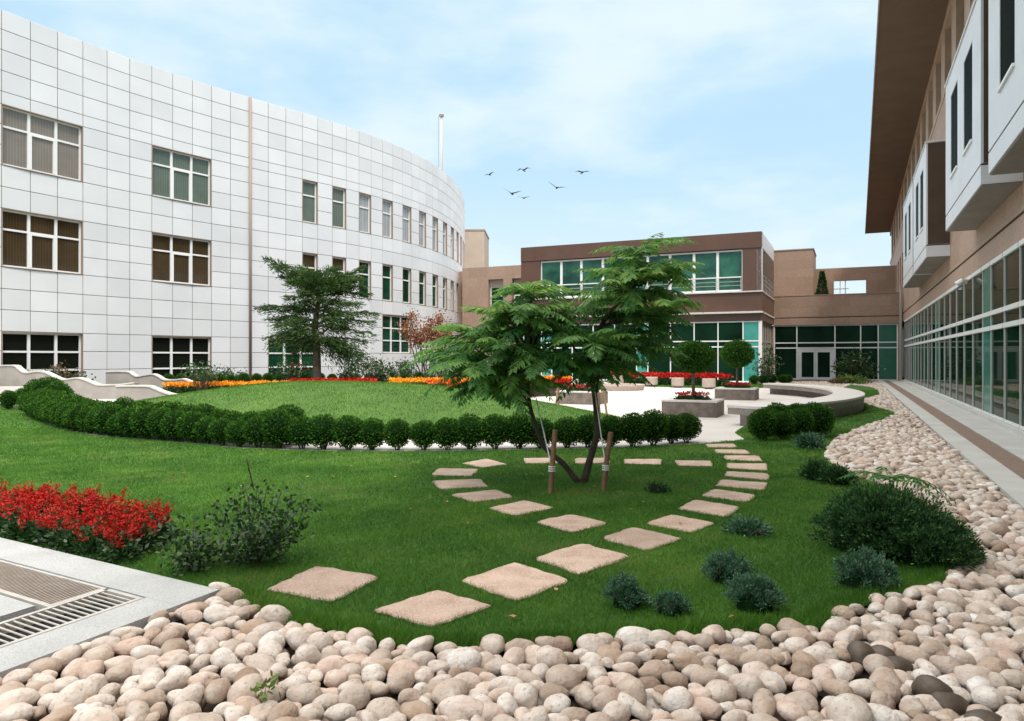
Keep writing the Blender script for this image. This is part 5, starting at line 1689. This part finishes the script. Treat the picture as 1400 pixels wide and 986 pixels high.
bush('rose_bush', 'low dark bush between the red salvias and the rose bush', b2_, stm, 430, (.045, .03), 'rose_leaf', spread=.075, stem_r=.005, tips_only=.15)
m = MB(); q0 = AT(347, 670, b_[1]); m.tube([q0, AT(342, 648, b_[1]), AT(337, 628, b_[1])], [.006, .005, .004], 5)
for k in range(8):
    pp = AT(346 - k * 1.1, 662 - k * 4.2, b_[1]); m.leaves([pp], [[R_.normal(), R_.normal(), .5]], [[0, 0, 1.]], .035, .02)
tag(m.build('bare_twig', 'bark', origin=b_), 'thin bare shoot standing above the rose bush', 'twig')


# conifers and junipers in front
def needle_bush(name, label, base, r, h, n, leaf, mat, seed, cat='shrub', sprays=60, group=None):
    t = thing(name, label, cat, tuple(base), group)
    rr_ = np.random.default_rng(seed)
    fo, st2 = MB(), MB()
    for k in range(sprays):
        a = rr_.uniform(0, 6.28); q = math.sqrt(rr_.uniform(.02, 1)); zz = h * math.sqrt(max(.06, 1 - q * q)) * rr_.uniform(.75, 1.12)
        tip = base + np.array([r * q * math.cos(a), r * q * math.sin(a), max(zz, .03)]) * np.array([1, 1, 1])
        root = base + np.array([r * q * .25 * math.cos(a), r * q * .25 * math.sin(a), .02])
        C = np.array(branch_curve(root, tip, .10 * h, 5, .01))
        if k < 14: st2.tube(C, np.linspace(.012, .004, len(C)), 5, cap=False)
        m_ = n // sprays
        u = rr_.uniform(.25, 1.02, m_)
        ci = np.stack([np.interp(u, np.linspace(0, 1, len(C)), C[:, j]) for j in range(3)], 1)
        off = R_.normal(0, leaf[0] * .9, (m_, 3)) * (1.25 - .6 * u)[:, None]
        D = unit((tip - root) * 2.0 / (r + h) + off / leaf[0] * .55 + R_.normal(0, .3, (m_, 3)) + UPZ * .2)
        fo.leaves(ci + off, D, rdir(m_), leaf[0] * R_.uniform(.7, 1.3, m_), leaf[1], np.clip(R_.beta(1.3, 2.2, m_) + .25 * (u > .85), 0, 1))
    V, T = ICO[2]
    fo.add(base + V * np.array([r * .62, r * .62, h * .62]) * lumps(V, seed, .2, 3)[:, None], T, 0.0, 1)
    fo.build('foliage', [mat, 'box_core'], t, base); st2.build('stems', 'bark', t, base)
    return t


needle_bush('juniper_bush', 'large dark green juniper spreading at the stone bed edge', G(1208, 752), .60, .50, 32000, (.032, .013), 'juniper_leaf', 31, sprays=150)
needle_bush('juniper_bush', 'dark low juniper lobe at the right of the large one', G(1272, 770), .36, .36, 14000, (.03, .012), 'juniper_leaf', 32, sprays=80)
needle_bush('dwarf_conifer', 'blue green dwarf conifer in front of the large juniper', G(1182, 802), .23, .24, 9000, (.018, .010), 'spruce_leaf', 33, sprays=60)
needle_bush('dwarf_conifer', 'small blue green dwarf conifer, rear of the right pair on the lawn', G(996, 794), .19, .20, 7500, (.016, .009), 'spruce_leaf', 34, sprays=50)
needle_bush('dwarf_conifer', 'blue green dwarf conifer, front of the right pair on the lawn', G(1031, 832), .19, .21, 8000, (.016, .009), 'spruce_leaf', 35, sprays=50)
needle_bush('dwarf_conifer', 'dark blue green dwarf conifer beside the second stepping stone', G(856, 828), .15, .19, 6000, (.015, .009), 'spruce_leaf', 36, sprays=44)
needle_bush('dwarf_conifer', 'smallest dwarf conifer with rusty tips near the stones', G(917, 838), .12, .13, 4200, (.014, .008), 'spruce_leaf', 37, sprays=36)
needle_bush('ground_plant', 'flat grey green mat plant beside the stepping stones', G(1022, 729), .21, .07, 1100, (.04, .018), 'spruce_leaf', 38, sprays=40)
needle_bush('ground_plant', 'small dark mat plant inside the ring of stepping stones', G(898, 673), .13, .05, 500, (.04, .018), 'juniper_leaf', 41, sprays=24)
needle_bush('garden_shrub', 'low blue green shrub below the boxwood clump', G(1107, 612), .30, .22, 1700, (.05, .022), 'spruce_leaf', 39, sprays=40)
needle_bush('juniper_bush', 'low dark juniper at the lawn edge above the large one', G(1118, 656), .22, .20, 1700, (.045, .018), 'juniper_leaf', 40, sprays=40)
needle_bush('juniper_bush', 'low dark juniper touching the large one from behind', G(1145, 662), .20, .20, 1600, (.045, .018), 'juniper_leaf', 42, sprays=40)
# sumac seedling over the juniper
b_ = G(1235, 742)
t = thing('sumac_seedling', 'small feathery leaved seedling arching over the dark juniper', 'plant', tuple(b_))
fo, st2 = MB(), MB()
top = AT(1216, 655, b_[1] + .25)
st2.tube(branch_curve(b_, top, .03, 6, .01), np.linspace(.012, .006, 7), 6)
for (az, L_, rise, dr_) in ((0.05, .62, .30, .62), (.5, .5, .35, .5), (3.0, .42, .45, .45), (-.5, .55, .3, .6), (2.2, .4, .5, .4), (-1.2, .45, .4, .5), (1.3, .4, .5, .4), (3.8, .35, .5, .4)):
    frond(fo, top + R_.normal(0, .015, 3), az, L_, rise, dr_, .3, 12, .022, .085)
fo.build('fronds', 'sumac_leaf', t, b_); st2.build('stem', 'bark', t, b_)
# weed in the stones and fallen leaves
b_ = G(362, 968) + UPZ * .05
bush('weed', 'small green weed sprouting between the river stones', b_, [(.03, 0, .05), (-.03, .01, .05), (0, .03, .07), (.01, -.03, .04)], 26, (.05, .025), 'lime_leaf', 'plant', stem_r=.002, spread=.015)
for i, (px, py) in enumerate(((812, 668), (880, 690), (540, 655), (610, 690), (480, 640), (330, 668), (420, 655), (1000, 850), (930, 720), (720, 652), (742, 652), (560, 700), (250, 650), (640, 720), (862, 700), (455, 655), (760, 812), (700, 850))):
    p = G(px, py) + UPZ * .035
    r = .022
    a = R_.uniform(0, 6.28)
    o = MB().add([p + r * np.array([math.cos(a + k * 1.047) * (1.4 if k % 3 == 0 else .7), math.sin(a + k * 1.047) * (1.4 if k % 3 == 0 else .7), .25 * math.sin(k * 2.1)]) for k in range(6)], [[0, 1, 2, 3, 4, 5]]).build('fallen_leaf', 'dry_leaf', origin=p)
    tag(o, 'tiny dry tan leaf lying on the lawn', 'leaf', 'dry leaves on the lawn')


# ------------------------------------------------------------------ birds
def bird(c, span, lift_l, lift_r, head, label):
    """body + two bent wings; head = heading angle"""
    t = thing('bird', label, 'bird', tuple(c), 'birds in the sky')
    f = np.array([math.cos(head), math.sin(head), .05]); s = np.array([-math.sin(head), math.cos(head), 0])
    m = MB(); m.tube([c - f * .34 * span * .5, c - f * .18 * span * .5, c + f * .05 * span, c + f * .20 * span, c + f * .25 * span], [.004 * span, .045 * span, .06 * span, .035 * span, .008 * span], 8)
    for sg, (l1, l2) in ((1, lift_l), (-1, lift_r)):
        r0 = c + s * sg * .03 * span + UPZ * .02 * span
        r1 = c + s * sg * .25 * span + UPZ * l1 * span
        r2 = c + s * sg * .52 * span + UPZ * l2 * span
        V = []
        for (p, ch, th) in ((r0, .11, .03), (r1, .10, .02), (r2, .015, .005)):
            V += [p + f * ch * span, p - f * ch * span * 1.1, p - f * ch * span * .3 + UPZ * th * span]
        m.add(V, [[0, 1, 4, 3], [1, 2, 5, 4], [2, 0, 3, 5], [3, 4, 7, 6], [4, 5, 8, 7], [5, 3, 6, 8], [6, 7, 8], [2, 1, 0]])
    m.add([c - f * .16 * span, c - f * .34 * span + s * .07 * span, c - f * .34 * span - s * .07 * span, c - f * .2 * span + UPZ * .02 * span], [[0, 1, 2], [0, 3, 1], [0, 2, 3], [1, 3, 2]])
    m.build('body', 'bird_dark', t, c)


for (px, py, sp, ll, lr, hd, lab) in ((669, 239, 1.0, (.05, .02), (.14, .20), 1.0, 'small dark bird flying leftmost of the six'), (716, 233, 1.25, (.16, .10), (.14, -.02), -1.9, 'dark bird with arched wings flying above the pair'),
                                      (700, 265, 1.65, (.18, .34), (.06, .12), 1.25, 'dark bird with raised left wing in the lower pair'), (716, 271, 1.1, (.10, .18), (.06, .12), 1.3, 'paler small bird just right of the raised wing bird'),
                                      (761, 257, 1.55, (.20, .40), (.03, .03), 1.45, 'largest dark bird with one wing high, right of the pair'), (796, 236, 1.35, (.09, .10), (.09, .02), -1.4, 'bird gliding with level wings, rightmost of the six')):
    bird(AT(px, py, 65.0), sp, ll, lr, hd, lab)

# ================================================================== LIGHT, SKY, CAMERA
w = bpy.data.worlds.new('World'); scene.world = w; w.use_nodes = True
nt = w.node_tree; L = nt.links.new
bg = nt.nodes['Background']
sky = node(nt, 'ShaderNodeTexSky', sky_type='NISHITA'); sky.sun_disc = False
SUN = unit(np.array([0.12, -0.52, 0.84]))
sky.sun_elevation = math.asin(SUN[2]); sky.sun_rotation = math.atan2(SUN[0], SUN[1])
sky.air_density = 1.0; sky.dust_density = 1.0; sky.ozone_density = 1.5
tc = node(nt, 'ShaderNodeTexCoord')
sep = node(nt, 'ShaderNodeSeparateXYZ'); L(tc.outputs['Generated'], sep.inputs[0])
mp = node(nt, 'ShaderNodeMapping'); mp.inputs['Scale'].default_value = (1.0, 1.0, 2.6); mp.inputs['Location'].default_value = (1.35, 0.4, 2.1)
L(tc.outputs['Generated'], mp.inputs[0])
nz = node(nt, 'ShaderNodeTexNoise'); nz.inputs['Scale'].default_value = 2.3; nz.inputs['Detail'].default_value = 7; nz.inputs['Roughness'].default_value = .52
L(mp.outputs[0], nz.inputs['Vector'])
mr = node(nt, 'ShaderNodeMapRange', interpolation_type='SMOOTHSTEP'); mr.inputs[1].default_value = .41; mr.inputs[2].default_value = .64
L(nz.outputs['Fac'], mr.inputs[0])
# haze towards the horizon
hz = node(nt, 'ShaderNodeMapRange', interpolation_type='SMOOTHSTEP'); hz.inputs[1].default_value = .02; hz.inputs[2].default_value = .30; hz.inputs[3].default_value = 1.0; hz.inputs[4].default_value = 0.0
L(sep.outputs['Z'], hz.inputs[0])
mxm = node(nt, 'ShaderNodeMath', operation='MAXIMUM'); L(mr.outputs[0], mxm.inputs[0]); L(hz.outputs[0], mxm.inputs[1])
# brightness of the thin cloud rises towards the zenith, as under any hazy overcast
ze = node(nt, 'ShaderNodeMapRange', interpolation_type='SMOOTHSTEP'); ze.inputs[1].default_value = .40; ze.inputs[2].default_value = .95; ze.inputs[3].default_value = 1.0; ze.inputs[4].default_value = 1.0
L(sep.outputs['Z'], ze.inputs[0])
blue = node(nt, 'ShaderNodeMix', data_type='RGBA'); blue.inputs[0].default_value = 0.88
L(sky.outputs[0], blue.inputs[6]); blue.inputs[7].default_value = (3.15, 4.65, 5.7, 1)
cm = node(nt, 'ShaderNodeMix', data_type='RGBA')
L(mxm.outputs[0], cm.inputs[0]); L(blue.outputs[2], cm.inputs[6]); cm.inputs[7].default_value = (4.55, 5.35, 5.65, 1)
sc_ = node(nt, 'ShaderNodeVectorMath', operation='SCALE'); L(cm.outputs[2], sc_.inputs[0]); L(ze.outputs[0], sc_.inputs['Scale'])
zf = node(nt, 'ShaderNodeMapRange', interpolation_type='SMOOTHSTEP'); zf.inputs[1].default_value = .42; zf.inputs[2].default_value = .85
L(sep.outputs['Z'], zf.inputs[0])
zm = node(nt, 'ShaderNodeMix', data_type='RGBA'); L(zf.outputs[0], zm.inputs[0]); L(sc_.outputs[0], zm.inputs[6]); zm.inputs[7].default_value = (17.5, 16.6, 15.4, 1)
L(zm.outputs[2], bg.inputs['Color'])
bg.inputs['Strength'].default_value = 0.1

sd = bpy.data.lights.new('sun', 'SUN'); sd.energy = 1.5; sd.angle = math.radians(11); sd.color = (1.0, 0.95, 0.88)
so = bpy.data.objects.new('sun', sd); COL.objects.link(so)
so.rotation_euler = Vector(tuple(SUN)).to_track_quat('Z', 'Y').to_euler()

cd = bpy.data.cameras.new('camera'); cam = bpy.data.objects.new('camera', cd); COL.objects.link(cam)
cam.location = (0, 0, CAMZ); cam.rotation_euler = (math.radians(90), 0, 0)
cd.sensor_width = 36; cd.lens = 36 * F_PX / 1400; cd.shift_y = -(493 - HY) / 1400
cd.clip_start = 0.05; cd.clip_end = 3000
scene.camera = cam
vs = scene.view_settings
vs.view_transform = 'Standard'; vs.look = 'None'; vs.exposure = 0.85; vs.gamma = 1.0; vs.use_curve_mapping = False
scene.cycles.max_bounces = 8
